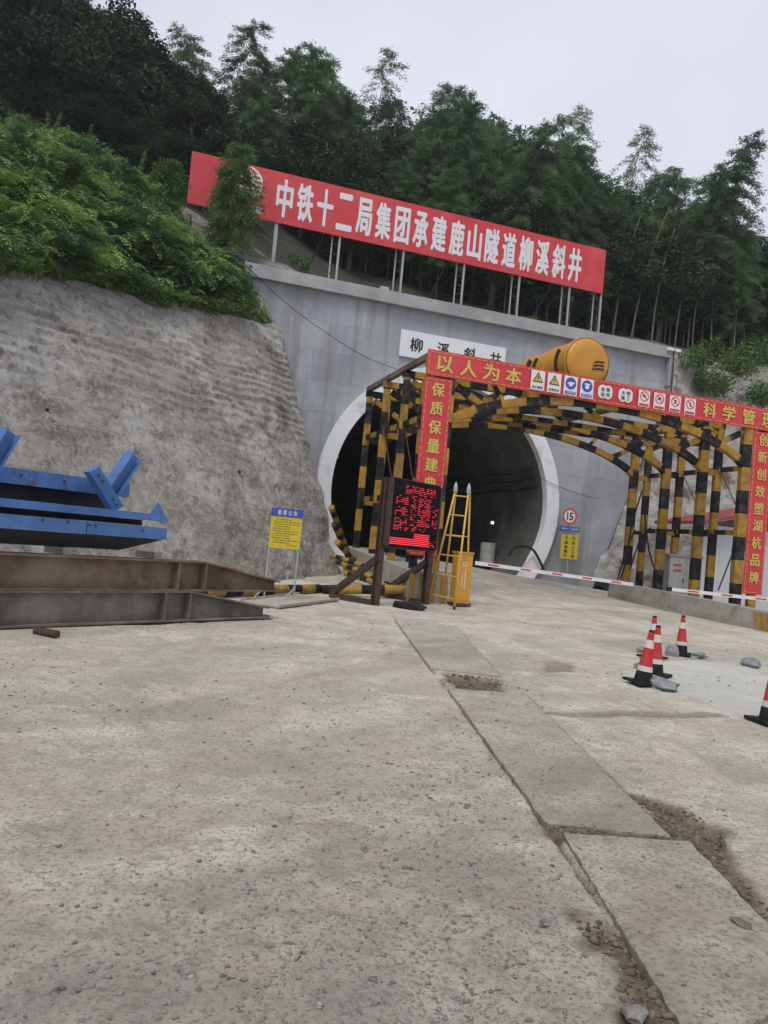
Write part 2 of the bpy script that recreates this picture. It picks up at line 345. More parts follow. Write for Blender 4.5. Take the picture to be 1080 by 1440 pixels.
def ground_fn(x, y, fine=True):
    z = base_z(x, y)
    near = 1-ss(14, 30, y)
    z = z+near*(.018*fbm(x*.5, y*.5, o=2, s=3))
    dirt = np.zeros_like(z); wet = np.zeros_like(z)
    if fine:
        # rutted, cobbly lanes
        g = ss(-.1, .7, fbm(x*.45, y*.45, 5, o=3, s=9)+.9*np.exp(-((x-.6-.28*(y-4))/1.1)**2)*(y < 9)-.25)
        z = z+near*(.010*fbm(x*2.2, y*2.2, o=4, s=21)+(.004+.012*g)*np.maximum(0, fbm(x*14, y*14, o=3, s=31)-.15)-.003)
        tr_ = np.zeros_like(z)
        for ln_ in ([(1090, 905), (900, 862), (740, 826)], [(1090, 950), (900, 890), (700, 835)], [(0, 1012), (250, 1000), (560, 930), (700, 850)], [(330, 1170), (410, 1090), (520, 1040), (720, 1010)], [(1080, 1100), (880, 985), (650, 890), (640, 840)], [(60, 1440), (430, 1180), (610, 1110), (900, 1080)], [(0, 1200), (260, 1120), (600, 1020), (760, 880)]):
            L_ = [gz(*p) for p in ln_]
            for off in (0, .32):
                dd = np.full(z.shape, 1e9)
                for a, b in zip(L_[:-1], L_[1:]):
                    dx, dy = (b-a)[:2]; u = np.clip(((x-a[0])*dx+(y-a[1])*dy)/(dx*dx+dy*dy), 0, 1); dd = np.minimum(dd, np.hypot(x-a[0]-u*dx, y-a[1]-u*dy))
                dd = np.abs(dd-off*.5)+.06*fbm(x*1.5, y*1.5, s=15)
                tr_ = np.maximum(tr_, (1-ss(.05, .15, dd))*ss(-.6, .5, fbm(x*1.1, y*1.1, s=16)+.3*vn(x*14, y*14, s=18)))
        z = z-.006*tr_*near
        for q, d in holes:
            s = pip(x, y, q)+.03+(.07 if d > .04 else .055)*fbm(x*4, y*4, o=4, s=5)-(.0 if d > .04 else .015); k = ss(-.03, .06, s); z = z-d*k*(1+.2*fbm(x*5, y*5, o=3, s=44)); dirt = np.maximum(dirt, (1 if d > .04 else .62)*ss(-.09, .03, s))
        for q in plates:
            s = pip(x, y, q); kk = ss(.28, .02, -s); z = z*(1-kk)+kk*.000; k = ss(-.008, 0.006, s); z = z*(1-k)+k*(-.07); dirt = np.maximum(dirt, .35*ss(-.05, -.005, s))
        # seam along the plates, running on from plate to plate
        for a, b in (((546, 856), (608, 942)), ((608, 942), (632, 972)), ((768, 1160), (960, 1445)), ((632, 972), (768, 1160))):
            a = gz(*a); b = gz(*b); dx, dy = (b-a)[:2]; u = np.clip(((x-a[0])*dx+(y-a[1])*dy)/(dx*dx+dy*dy), 0, 1)
            dd = np.hypot(x-a[0]-u*dx, y-a[1]-u*dy); k = (1-ss(.004, .020, dd+.012*fbm(x*8, y*8, s=8)))*ss(-.5, .1, fbm(x*2.5, y*2.5, s=77)); z = z-.03*k; dirt = np.maximum(dirt, k*.9)
        wpoly = [gz(*p) for p in ((880, 935), (1000, 925), (1090, 935), (1100, 1010), (985, 1000), (920, 970))]
        wet = ss(-.4, .5, pip(x, y, wpoly)+.5*fbm(x*1.3, y*1.3, s=12))*(y > 6)
        gm = np.clip(.35*g*near+.8*tr_+.9*np.exp(-((x-.62-.22*(y-4))/.5)**2)*ss(-.3, .4, fbm(x*2, y*2, s=88))*(1-ss(8, 11, y)), 0, 1.4)
    else: gm = np.zeros_like(z)
    return z, dirt, wet, gm
rows = np.concatenate([[-60, -20, -6, -2, 0, .8], 1.4*(1.0078**np.arange(0, 440)), [46, 52, 60, 75, 110, 160, 230]])
tt = np.concatenate([[-240, -160, -90, -40, -18], [0]*0, np.linspace(-1, 1, 520), [18, 40, 90, 160, 240]])
XX = np.zeros((len(rows), len(tt))); YY = np.repeat(rows[:, None], len(tt), 1)
hw = .68*np.maximum(rows, 2.0)+.3; core = np.abs(tt) <= 1
XX[:, core] = hw[:, None]*tt[core][None]
for j in np.where(~core)[0]: XX[:, j] = np.sign(tt[j])*(np.abs(tt[j])+hw)
Z, DI, WE, GM = ground_fn(XX, YY)
Vg = np.stack([XX, YY, Z], -1).reshape(-1, 3)
gm_ = bpy.data.materials.new('dusty_concrete_ground'); gm_.use_nodes = True; t = gm_.node_tree; b = t.nodes['Principled BSDF']; b.inputs['Roughness'].default_value = .9
def mixc(t, fac, a, bb):
    m = nn(t, 'ShaderNodeMix', data_type='RGBA')
    for s, v in ((0, fac), (6, a), (7, bb)):
        if hasattr(v, 'node') or isinstance(v, bpy.types.NodeSocket): t.links.new(v, m.inputs[s])
        else: m.inputs[s].default_value = v if s == 0 else (*v, 1)
    return m.outputs[2]
def noise(t, scale, detail=6, rough=.6, lo=.4, hi=.6, vec=None, d=0):
    n = nn(t, 'ShaderNodeTexNoise'); n.inputs['Scale'].default_value = scale; n.inputs['Detail'].default_value = detail; n.inputs['Roughness'].default_value = rough; n.inputs['Distortion'].default_value = d
    if vec is not None: t.links.new(vec, n.inputs['Vector'])
    r = nn(t, 'ShaderNodeMapRange'); r.inputs[1].default_value = lo; r.inputs[2].default_value = hi; t.links.new(n.outputs['Fac'], r.inputs[0]); return r.outputs[0], n
co = nn(t, 'ShaderNodeTexCoord').outputs['Object']
at_ = nn(t, 'ShaderNodeAttribute', attribute_name='mask'); sep = nn(t, 'ShaderNodeSeparateColor'); t.links.new(at_.outputs['Color'], sep.inputs[0])
c = mixc(t, noise(t, .35, 5, .6, .4, .62, co)[0], (.39, .37, .325), (.46, .42, .365))
c = mixc(t, noise(t, 1.1, 9, .72, .43, .58, co, .4)[0], c, (.58, .55, .49))
c = mixc(t, noise(t, .8, 8, .72, .50, .63, co, .6)[0], c, (.46, .375, .33))
c = mixc(t, noise(t, .22, 9, .7, .5, .64, co, 1.2)[0], c, (.31, .295, .255))
c = mixc(t, noise(t, 6, 10, .8, .5, .66, co)[0], c, (.28, .265, .23))
c = mixc(t, noise(t, 38, 5, .75, .5, .62, co)[0], c, (.235, .22, .19))
vo = nn(t, 'ShaderNodeTexVoronoi'); vo.inputs['Scale'].default_value = 34; t.links.new(co, vo.inputs['Vector'])
mr = nn(t, 'ShaderNodeMapRange'); mr.inputs[1].default_value = .05; mr.inputs[2].default_value = .22; mr.inputs[3].default_value = .3; mr.inputs[4].default_value = 0; t.links.new(vo.outputs['Distance'], mr.inputs[0])
c = mixc(t, mr.outputs[0], c, (.17, .165, .155))
ml = nn(t, 'ShaderNodeMath', operation='MULTIPLY'); ml.inputs[1].default_value = .5; t.links.new(sep.outputs[2], ml.inputs[0])
c = mixc(t, ml.outputs[0], c, (.19, .185, .17))
c = mixc(t, sep.outputs[1], c, (.47, .49, .48))
dn = mixc(t, noise(t, 14, 8, .8, .4, .6, co)[0], (.075, .058, .04), (.19, .155, .115))
c = mixc(t, sep.outputs[0], c, dn)
gt = nn(t, 'ShaderNodeMix', data_type='RGBA', blend_type='MULTIPLY'); gt.inputs[0].default_value = 1; gt.inputs[7].default_value = (1.22, 1.20, 1.12, 1); t.links.new(c, gt.inputs[6]); t.links.new(gt.outputs[2], b.inputs['Base Color'])
_, n1 = noise(t, 60, 8, .75, vec=co); bp = nn(t, 'ShaderNodeBump'); bp.inputs['Distance'].default_value = .022; t.links.new(n1.outputs['Fac'], bp.inputs['Height']); t.links.new(bp.outputs[0], b.inputs['Normal'])
gr = fastmesh('ground', Vg, gridfaces(*XX.shape), [gm_], smooth=True); struct(gr)
at2 = gr.data.color_attributes.new('mask', 'FLOAT_COLOR', 'POINT')
at2.data.foreach_set('color', np.stack([DI, WE*.6, GM*.7, np.ones_like(DI)], -1).astype(np.float32).ravel())
def gh(x, y): return float(base_z(np.array(float(x)), np.array(float(y))))
def onground(px, py, it=6):
    z = 0
    for _ in range(it):
        p = gz(px, py, z); z = gh(p[0], p[1])
    return p
pm_ = gm_.copy(); pm_.name = 'dusty_plate'; MATS['plate'] = pm_
for n_ in pm_.node_tree.nodes:
    if n_.type == 'MIX' and n_.blend_type == 'MULTIPLY': n_.inputs[7].default_value = (.98, 1.0, .93, 1)
# steel road plates over the trench
pl_lab = ['dusty grey cover plate furthest from the camera, just before the open brown hole',
          'long dusty grey cover plate between the brown hole and the nearest plate',
          'large pale cover plate at the bottom right corner, cut by the photo edge']
for k, q in enumerate(plates):
    r = thing('cover_plate', q[0]*[1, 1, 0], pl_lab[k], 'cover plate', 'cover plates laid in a row over the trench')
    n = 26; V = []; a, b_, c_, d = [p*np.array([1, 1, 0]) for p in q]
    u, v = np.meshgrid(np.linspace(0, 1, n), np.linspace(0, 1, n*2)); u = u[..., None]; v = v[..., None]
    P = (a*(1-u)+b_*u)*(1-v)+(d*(1-u)+c_*u)*v
    # chipped uneven rim
    e = np.minimum(np.minimum(u, 1-u), np.minimum(v, 1-v))[..., 0]
    P[..., 0] += .007*fbm(P[..., 0]*14, P[..., 1]*14, s=3+k)*(e < .02); P[..., 1] += .007*fbm(P[..., 0]*14, P[..., 1]*14, s=33+k)*(e < .02)
    P[..., 2] = .006+.004*fbm(P[..., 0]*1.5, P[..., 1]*1.5, s=k)+.002*fbm(P[..., 0]*9, P[..., 1]*9, s=k)
    nr, nc = P.shape[:2]; top = P.reshape(-1, 3); bot = top-[0, 0, .05]
    Fs = gridfaces(nr, nc); m = MB(); m.v = [tuple(p) for p in np.concatenate([top, bot])]; m.f = [tuple(x) for x in Fs]
    rim = [i for i in range(nc)]+[i*nc+nc-1 for i in range(1, nr)]+[(nr-1)*nc+i for i in range(nc-2, -1, -1)]+[i*nc for i in range(nr-2, 0, -1)]
    N = nr*nc
    for i in range(len(rim)): x, y = rim[i], rim[(i+1) % len(rim)]; m.f.append((x, x+N, y+N, y))
    m.m = [0]*len(m.f); m.build('slab', 'plate', r, recalc=False)
# loose stones: nobody could count them
ico = bmesh.new(); bmesh.ops.create_icosphere(ico, subdivisions=1, radius=1); IV = np.array([v.co[:] for v in ico.verts]); IF = np.array([[v.index for v in f.verts] for f in ico.faces]); ico.free()
def rubble(name, pts, siz, m, flat=.55):
    n = len(pts); V = np.repeat(IV[None], n, 0)*(1+.35*rng.standard_normal((n, len(IV), 1)).clip(-1.5, 1.5))
    V = V*siz[:, None, None]*np.stack([rng.uniform(.7, 1.4, n), rng.uniform(.7, 1.3, n), rng.uniform(.4, .9, n)*flat*1.6], -1)[:, None]
    a = rng.uniform(0, 6.28, n); ca, sa = np.cos(a)[:, None], np.sin(a)[:, None]
    x = V[..., 0]*ca-V[..., 1]*sa; y = V[..., 0]*sa+V[..., 1]*ca; V = np.stack([x, y, V[..., 2]], -1)+pts[:, None]
    Fs = (IF[None]+np.arange(n)[:, None, None]*len(IV)).reshape(-1, 3); return fastmesh(name, V.reshape(-1, 3), Fs, m)
mat('gravel', (.10, .095, .085), (.29, .275, .25), 9, .95, 0)
n = 24000
yy = 2.0*np.exp(rng.uniform(0, 1, n)*2.2); xx = rng.uniform(-1, 1, n)*.62*yy
dens = .09+ss(-.1, .7, fbm(xx*.45, yy*.45, 5, o=3, s=9)-.1)*.3+1.2*np.exp(-((xx-.62-.22*(yy-4))/.45)**2)*(yy < 10)*(.4+.6*ss(-.2, .3, fbm(xx*2, yy*2, s=88)))+.5*np.exp(-((xx-.2-.0*(yy-4))/.8)**2)*(yy < 6)
on_plate = np.zeros(n, bool)
for q in plates: on_plate |= pip(xx, yy, q) > 0
k = (rng.uniform(0, 1, n) < dens*np.where(on_plate, .3, 1)); xx, yy, on_plate = xx[k], yy[k], on_plate[k]
zz = ground_fn(xx, yy)[0]; zz = np.where(on_plate, .008, zz); sz = (.0030+.0075*rng.random(len(xx))**5)*(1+yy*.07)
stuff(tag(rubble('gravel', np.stack([xx, yy, zz+sz*.2], -1), sz, 'gravel'), 'small grey stones scattered loose over the whole concrete yard', 'gravel'))
hx = []
for q, d in holes:
    if d < .04: continue
    q = np.array(q); lo, hi = q.min(0), q.max(0); m_ = int(260*(hi[0]-lo[0])*(hi[1]-lo[1])/.4)+40; x_ = rng.uniform(lo[0], hi[0], m_); y_ = rng.uniform(lo[1], hi[1], m_); k = pip(x_, y_, q) > -.04; hx.append(np.stack([x_[k], y_[k]], 1))
hx = np.concatenate(hx); k = np.ones(len(hx), bool)
for q in plates: k &= pip(hx[:, 0], hx[:, 1], q) < -.01
hx = hx[k]; stuff(tag(rubble('soil_crumbs', np.stack([hx[:, 0], hx[:, 1], ground_fn(hx[:, 0], hx[:, 1])[0]+.004], -1), .006+.014*rng.random(len(hx))**3, 'soil_clod', .8), 'brown soil crumbs and stones lying in the broken hollows of the yard', 'soil'))
def stone(name, px, py, s, label, cat, flat=1, m='rock', group=None, zoff=0):
    p = onground(px, py); bm = bmesh.new(); bmesh.ops.create_icosphere(bm, subdivisions=2, radius=1)
    me = bpy.data.meshes.new(name); sd = int(px*7+py)
    for v in bm.verts:
        c = v.co; k = 1+.45*float(fbm(c.x*1.9+sd, c.y*1.9, c.z*1.9, o=2, s=sd)); v.co = Vector((c.x*k*s[0], c.y*k*s[1], c.z*k*s[2]))
    bm.to_mesh(me); bm.free(); me.materials.append(M[m]); o = bpy.data.objects.new(name, me); C.objects.link(o); o.location = (p[0], p[1], p[2]+s[2]*.5+zoff)
    o.rotation_euler = (0, 0, sd % 6); return tag(o, label, cat, group)
G_ = 'broken concrete lumps around the cones'
stone('concrete_lump', 930, 968, (.24, .15, .09), 'largest pale concrete lump, lying at the foot of the nearest left cone', 'rock', group=G_)
stone('concrete_lump', 945, 921, (.11, .10, .12), 'small upright concrete lump just left of the rear cone', 'rock', group=G_)
stone('concrete_lump', 984, 925, (.2, .12, .07), 'flat concrete lump just right of the rear cone', 'rock', group=G_)
stone('concrete_lump', 1056, 938, (.2, .12, .10), 'grey concrete lump on its own near the right edge, towards the kerb', 'rock', group=G_)
stone('concrete_lump', 901, 916, (.10, .08, .06), 'small concrete lump behind the two left cones', 'rock', group=G_)
stone('concrete_lump', 896, 938, (.07, .06, .05), 'smallest concrete lump, half hidden left of the nearest left cone', 'rock', group=G_)
stone('clod', 1042, 1303, (.05, .035, .02), 'brown clod of dirt lying on the nearest cover plate', 'clod', m='dark_rock')
stone('clod', 765, 1300, (.022, .02, .016), 'dark stone left of the muddy hollow beside the nearest plate', 'stone', m='gravel')
stone('clod', 892, 1430, (.045, .035, .025), 'grey stone in the muddy hollow at the bottom right', 'stone', m='gravel')

# ================================================================== PORTAL WALL AND TUNNEL
YAW = rad(18); e = np.array([math.cos(YAW), math.sin(YAW), 0]); w = np.array([-math.sin(YAW), math.cos(YAW), 0]); zz3 = np.array([0, 0, 1.])
T = at(621, 700, 32); TB = T*[1, 1, 0]; TZ = T[2]; RO, RI = 5.38, 4.82
def tw(s, d, z): return TB+e*s+w*d+zz3*z
portal = thing('portal_wall', tw(0, 0, .5), 'grey concrete portal wall around the tunnel mouth with overhanging coping', 'tunnel portal')
q0 = math.asin((TZ-.2)/RO)
arc = [(RO*math.cos(a), TZ+RO*math.sin(a)) for a in np.linspace(-q0, math.pi+q0, 73)]
sR0 = np.dot(hit(833, 806, TB, w)-TB, e); sR1 = np.dot(hit(943, 503, TB, w)-TB, e)
poly = [(-13, .2), (-13, 11.25), (sR1, 11.25), (sR1, 9.8), (sR0, .2)]+arc
MB().prism([tw(s, 0, z) for s, z in poly], w*.9).build('wall', 'wall_concrete', portal)
MB().box(tw((-13+sR1)/2, .3, 11.5), (sR1+13.3, 1.2, .5), YAW).build('coping', 'coping_concrete', portal)
MB().box(tw(sR1-.12, -.04, 10.6), (.28, .5, 1.3), YAW).build('end_pier', 'coping_concrete', portal)
# raised white ring, made of cast segments
m = MB()
aa = np.linspace(-q0*.98, math.pi+q0*.98, 97)
for i in range(96):
    a0, a1 = aa[i], aa[i+1]; Q = []
    for r in (RI, RO+.04):
        for a in (a0, a1): Q.append((r*math.cos(a), TZ+r*math.sin(a)))
    (i0, i1, o0, o1) = Q
    f = [tw(*p[:1], -.28, p[1]) for p in (i0, i1, o1, o0)]; g = [tw(*p[:1], .1, p[1]) for p in (i0, i1, o1, o0)]
    m.add(f+g, [(0, 1, 2, 3), (0, 4, 5, 1), (2, 6, 7, 3)]+([(0, 3, 7, 4)] if i == 0 else [])+([(1, 5, 6, 2)] if i == 95 else []))
m.build('portal_ring', 'ring_concrete', portal)
# tunnel bore
m = MB(); ds = np.concatenate([np.arange(0, 72, 3.0)]); V = []; Fs = []; na = 49; aa = np.linspace(-math.asin((TZ-.2)/RI), math.pi+math.asin((TZ-.2)/RI), na)
k = 0; 
for i in range(len(ds)-1):
    for d, r in ((ds[i], RI-.01), (ds[i+1]-.06, RI-.01), (ds[i+1]-.06, RI+.04), (ds[i+1], RI+.04)):
        for a in aa: V.append(tw(r*math.cos(a), d+.1, TZ+r*math.sin(a)))
nr = (len(ds)-1)*4
m.add(V, [tuple(x) for x in gridfaces(nr, na)])
tn = thing('tunnel', tw(0, .5, .9), 'dark round tunnel bore running back into the hill behind the white ring', 'tunnel')
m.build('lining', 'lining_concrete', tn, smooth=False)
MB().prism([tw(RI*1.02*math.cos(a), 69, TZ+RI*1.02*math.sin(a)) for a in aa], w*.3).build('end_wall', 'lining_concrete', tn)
lp = hit(693, 735, tw(0, 3.6, 0), w)
lamp = thing('tunnel_lamp', lp, 'single bright white work lamp glowing in the darkness of the tunnel', 'lamp')
bm = bmesh.new(); bmesh.ops.create_uvsphere(bm, u_segments=12, v_segments=8, radius=.042); me = bpy.data.meshes.new('bulb'); bm.to_mesh(me); bm.free(); me.materials.append(M['lamp_white'])
o = bpy.data.objects.new('bulb', me); C.objects.link(o); o.parent = lamp
MB().box(lp+w*.1, (.2, .05, .2), YAW).build('housing', 'dark_steel', lamp)
MB().path([lp+w*.14, lp+w*.14+e*1.0], .05, .05).build('bracket', 'dark_steel', lamp)
for i_, (q_, r_) in enumerate(((12, .05), (17, .035), (22, .03), (165, .09))):
    MB().tube([tw((RI-.12)*math.cos(rad(q_)), d_, TZ+(RI-.12)*math.sin(rad(q_))-(.10 if k_ % 2 else 0)) for k_, d_ in enumerate(np.arange(.4, 40, 2.0))], r_, 6).build('cable' if i_ < 3 else 'water_pipe', 'rubber' if i_ < 3 else 'cabinet_grey', tn)
# drum in the mouth
p = hit(684, 797, tw(0, 3.0, 0), w); dr = thing('steel_drum', p*[1, 1, 0]+zz3*.9, 'grey upright drum standing inside the tunnel mouth', 'drum')
b0 = p*[1, 1, 0]+zz3*.9
m = MB().tube([b0, b0+zz3*.02, b0+zz3*.35, b0+zz3*.37, b0+zz3*.39, b0+zz3*.72, b0+zz3*.74, b0+zz3*.76, b0+zz3*1.1], [.34, .36, .35, .37, .35, .35, .37, .35, .36], 20); m.build('body', 'cabinet_grey', dr, smooth=False)
MB().tube([b0+zz3*1.102, b0+zz3*1.12], .33, 20).build('lid', 'grey_steel', dr)
# hose looping out of the tunnel over the ring
hp = [hit(x, y, tw(0, -.45, 0), w) for x, y in ((716, 782), (722, 771), (735, 768), (748, 772), (756, 783), (765, 802))]
def smoothpath(P, k=6):
    P = np.array(P); out = []
    for i in range(len(P)-1):
        p0, p1, p2, p3 = P[max(i-1, 0)], P[i], P[i+1], P[min(i+2, len(P)-1)]
        for t in np.linspace(0, 1, k, endpoint=False): out.append(.5*((2*p1)+(-p0+p2)*t+(2*p0-5*p1+4*p2-p3)*t*t+(-p0+3*p1-3*p2+p3)*t**3))
    out.append(P[-1]); return out
tag(MB().tube(smoothpath(hp), .055, 8).build('hose', 'rubber', smooth=True), 'thick black hose looping over the right foot of the white ring', 'hose')
# name plaque over the tunnel
pq = [hit(x, y, tw(0, -.05, 0), w) for x, y in ((566, 463), (713, 492), (708, 527), (564, 500))]
cpl = (pq[0]+pq[1])/2; pc = hit(638, 495, tw(0, -.05, 0), w)
plw = np.linalg.norm((pq[1]-pq[0])*[1, 1, 0])
pla = thing('name_plaque', pc, 'white name plaque with black brush characters above the tunnel mouth', 'sign')
MB().box(pc, (plw, .08, 1.1), YAW).build('board', 'white_vinyl', pla)
for i, ch in enumerate('柳溪斜井'): m = MB(); glyph(m, ch, pc+e*(-1.5+i*1.07)*plw/4.25*1.0-w*.046, e, zz3, .56, .58, .035); m.build('character', 'black_print', pla)
# camera mast at the wall end
p = tw(sR1-.1, -.35, 0); sm = thing('security_camera', p+zz3*10, 'small white camera on a dark bracket at the right end of the coping', 'camera')
MB().path([p+zz3*9.0, p+zz3*11.0], .06, .06).build('mast', 'dark_steel', sm)
MB().path([p+zz3*11.62, p+zz3*11.0], .05, .05).build('bracket', 'dark_steel', sm)
MB().box(p+zz3*11.62-e*.22, (.34, .14, .13), YAW+.1).build('camera_body', 'white_print', sm)
MB().box(p+zz3*11.62+e*.2, (.26, .12, .11), YAW-.3).build('camera_body', 'white_print', sm)
# cables drooping over the wall
for pts, lab in (([(345, 372), (395, 420), (450, 462), (510, 500), (560, 520), (600, 533)], 'thin dark cable drooping over the left of the portal wall'),
                 ([(700, 640), (760, 672), (800, 690), (840, 702)], 'thin dark cable on the portal wall right of the white ring')):
    tag(MB().tube(smoothpath([hit(x, y, tw(0, -.33, 0), w) for x, y in pts]), .012, 5).build('cable', 'rubber'), lab, 'cable')
# speed limit and warning signs by the ring
SP = tw(0, -.5, 0)
def onp(px, py, P=SP, n=w): return hit(px, py, P, n)
c0 = onp(801, 726); sg = thing('speed_sign', onp(797, 812), 'round 15 speed limit sign over blue strip and yellow warning board', 'sign')
MB().path([onp(797, 814)+w*.03, onp(802, 720)+w*.03], .05, .05).build('post', 'grey_steel', sg)
def disc(mb, c, r, d0, d1, n=28, ex=e, nrm=w, m=0, r0=0):
    c = np.array(c); A = [2*math.pi*i/n for i in range(n)]
    if r0 == 0:
        mb.prism([c+ex*r*math.cos(a)+zz3*r*math.sin(a)+nrm*d0 for a in A], nrm*(d1-d0), m)
    else:
        V = []
        for d in (d0, d1):
            for q in (r0, r): V += [c+ex*q*math.cos(a)+zz3*q*math.sin(a)+nrm*d for a in A]
        Fs = []
        for i in range(n):
            j = (i+1) % n; Fs += [(i, j, n+j, n+i), (2*n+i, 3*n+i, 3*n+j, 2*n+j), (n+i, n+j, 3*n+j, 3*n+i), (i, 2*n+i, 2*n+j, j)]
        mb.add(V, Fs, m)
    return mb
disc(MB(), c0, .36, -.01, .0).build('disc', 'white_print', sg)
disc(MB(), c0, .36, -.02, -.011, r0=.28).build('red_border', 'red_print', sg)
m = MB(); glyph(m, '1', c0-e*.11-w*.016, e, zz3, .10, .34, .06); glyph(m, '5', c0+e*.08-w*.016, e, zz3, .20, .34, .05); m.build('lettering', 'black_print', sg)
cb = onp(801, 744); MB().box(cb, (.98, .02, .22), YAW).build('blue_strip', 'blue_print', sg)
m = MB(); [glyph(m, ch, cb+e*(-.36+.12*i)-w*.014, e, zz3, .10, .11, .01) for i, ch in enumerate('中铁十二局集')]; glyph(m, '团', cb+e*.37-w*.014, e, zz3, .10, .11, .01); m.build('lettering', 'white_print', sg)
cy_ = onp(800.5, 769); MB().box(cy_, (.86, .02, 1.06), YAW).build('yellow_board', 'sign_yellow', sg)
m = MB()
for k, word in ((-1, '减速慢行'), (1, '进入工地')):
    for i, ch in enumerate(word): glyph(m, ch, cy_+e*k*.18+zz3*(.18-.19*i)-w*.014, e, zz3, .17, .14, .02)
t3 = cy_-e*.18+zz3*.40-w*.014
for i in range(3):
    a, b_ = 2*math.pi*i/3+math.pi/2, 2*math.pi*(i+1)/3+math.pi/2
    m.path([t3+e*.1*math.cos(a)+zz3*.1*math.sin(a), t3+e*.1*math.cos(b_)+zz3*.1*math.sin(b_)], .004, .022, up=w)
m.path([t3+zz3*.05, t3-zz3*.02], .02, .004)
t4 = cy_+e*.18+zz3*.40-w*.014
for i in range(4):
    a, b_ = math.pi*i/2, math.pi*(i+1)/2; m.path([t4+e*.1*math.cos(a)+zz3*.1*math.sin(a), t4+e*.1*math.cos(b_)+zz3*.1*math.sin(b_)], .004, .02, up=w)
m.path([t4+e*.04+zz3*.04, t4-e*.04-zz3*.04], .004, .02, up=w); m.path([t4+e*.04-zz3*.04, t4-e*.04+zz3*.04], .004, .02, up=w)
m.build('lettering', 'black_print', sg)

# ================================================================== SLOPES AND HILL
def resample(P, n):
    P = np.array(P, float); t = np.linspace(0, len(P)-1, n); out = np.zeros((n, 3))
    for k, x in enumerate(t):
        i = min(int(x), len(P)-2); f = x-i; p0, p1, p2, p3 = P[max(i-1, 0)], P[i], P[i+1], P[min(i+2, len(P)-1)]
        out[k] = .5*((2*p1)+(-p0+p2)*f+(2*p0-5*p1+4*p2-p3)*f*f+(-p0+3*p1-3*p2+p3)*f**3)
    return out
def loft(rowpts, nr, nc):
    R = np.array([resample(r, nc) for r in rowpts]); out = np.zeros((nr, nc, 3))
    for j in range(nc): out[:, j] = resample(R[:, j], nr)
    return out
def normals(P):
    a = np.gradient(P, axis=0); b = np.gradient(P, axis=1); n = np.cross(b, a); n /= np.linalg.norm(n, axis=-1, keepdims=True)+1e-9
    return n
# sprayed concrete slope on the left
from mathutils.bvhtree import BVHTree
base = [(-17, 3, -.2), (-13, 8.5, -.2), (-9.5, 12.8, -.2), (-6.6, 16.4, -.2), (-4.0, 20.2, -.2), (-2.2, 23.4, 0), tuple(at(476, 806, 25.6))]
top = [at(-560, 370, 12.5), at(-230, 378, 15.5), at(-20, 384, 19), at(100, 393, 22), at(235, 425, 25), at(335, 447, 27.5), at(392, 458, 29.5)]
mid = [(np.array(a)*.42+np.array(b)*.58) for a, b in zip(base, top)]
mid = [np.array([m_[0]+.30, m_[1]-.5, m_[2]-.3]) for m_ in mid]
mid[-1] = at(434, 620, 27.6); mid[-2] = (mid[-2]+at(400, 610, 26.2))/2
P = loft([base, mid, top], 300, 560); N = normals(P); N *= np.sign(-N[..., 1:2]+1e-9)
strat = np.sin(P[..., 2]*21+3.2*fbm(P[..., 0]*.35, P[..., 1]*.35, P[..., 2]*.3, s=2))
hmask = ss(3.2, 6.5, P[..., 2]+.8*fbm(P[..., 0]*.4, P[..., 1]*.4, s=6))
disp = .036*strat*hmask*(1+.6*fbm(P[..., 0]*1.2, P[..., 1]*1.2, P[..., 2]*1.2, s=3))+.16*fbm(P[..., 0]*.5, P[..., 1]*.5, P[..., 2]*.7, o=3, s=40)+.05*fbm(P[..., 0]*2.2, P[..., 1]*2.2, P[..., 2]*2.2, o=3, s=41)+.022*np.abs(fbm(P[..., 0]*8, P[..., 1]*8, P[..., 2]*8, o=2, s=42))
disp += .22*np.exp(-(P[..., 2]/.5)**2)*fbm(P[..., 0]*2, P[..., 1]*2, s=50)
P2 = P+N*disp[..., None]
# round the right end back to the portal wall
back = np.stack([P2[:, -1]+np.array([-.05, .6, 0])*k+np.array([-.05, .3, 0])*k*k for k in (.5, 1.2, 2.5, 4)], 1)
P2 = np.concatenate([P2, back], 1)
shm = bpy.data.materials.new('sprayed_concrete'); shm.use_nodes = True; t = shm.node_tree; b = t.nodes['Principled BSDF']; b.inputs['Roughness'].default_value = .93
co = nn(t, 'ShaderNodeTexCoord').outputs['Object']
mp = nn(t, 'ShaderNodeMapping'); mp.inputs['Scale'].default_value = (1, 1, .28); t.links.new(co, mp.inputs[0])
mpl = nn(t, 'ShaderNodeMapping'); mpl.inputs['Scale'].default_value = (.25, .25, 2.6); t.links.new(co, mpl.inputs[0])
c = mixc(t, noise(t, .5, 6, .65, .42, .6, co)[0], (.38, .345, .29), (.49, .46, .405))
sx = nn(t, 'ShaderNodeSeparateXYZ'); t.links.new(co, sx.inputs[0])
lf = nn(t, 'ShaderNodeMapRange'); lf.inputs[1].default_value = -6.0; lf.inputs[2].default_value = -9.5; t.links.new(sx.outputs[0], lf.inputs[0])
c = mixc(t, lf.outputs[0], c, (.50, .49, .46))
c = mixc(t, noise(t, .8, 8, .72, .50, .62, mpl.outputs[0], .5)[0], c, (.29, .245, .205))
c = mixc(t, noise(t, .6, 8, .75, .50, .60, mp.outputs[0])[0], c, (.64, .62, .575))
c = mixc(t, noise(t, .9, 8, .75, .55, .66, mp.outputs[0], .3)[0], c, (.17, .13, .105))
c = mixc(t, noise(t, 3.2, 8, .85, .50, .60, co)[0], c, (.25, .225, .19))
c = mixc(t, noise(t, 7, 8, .85, .52, .60, co)[0], c, (.60, .585, .55))
t.links.new(c, b.inputs['Base Color'])
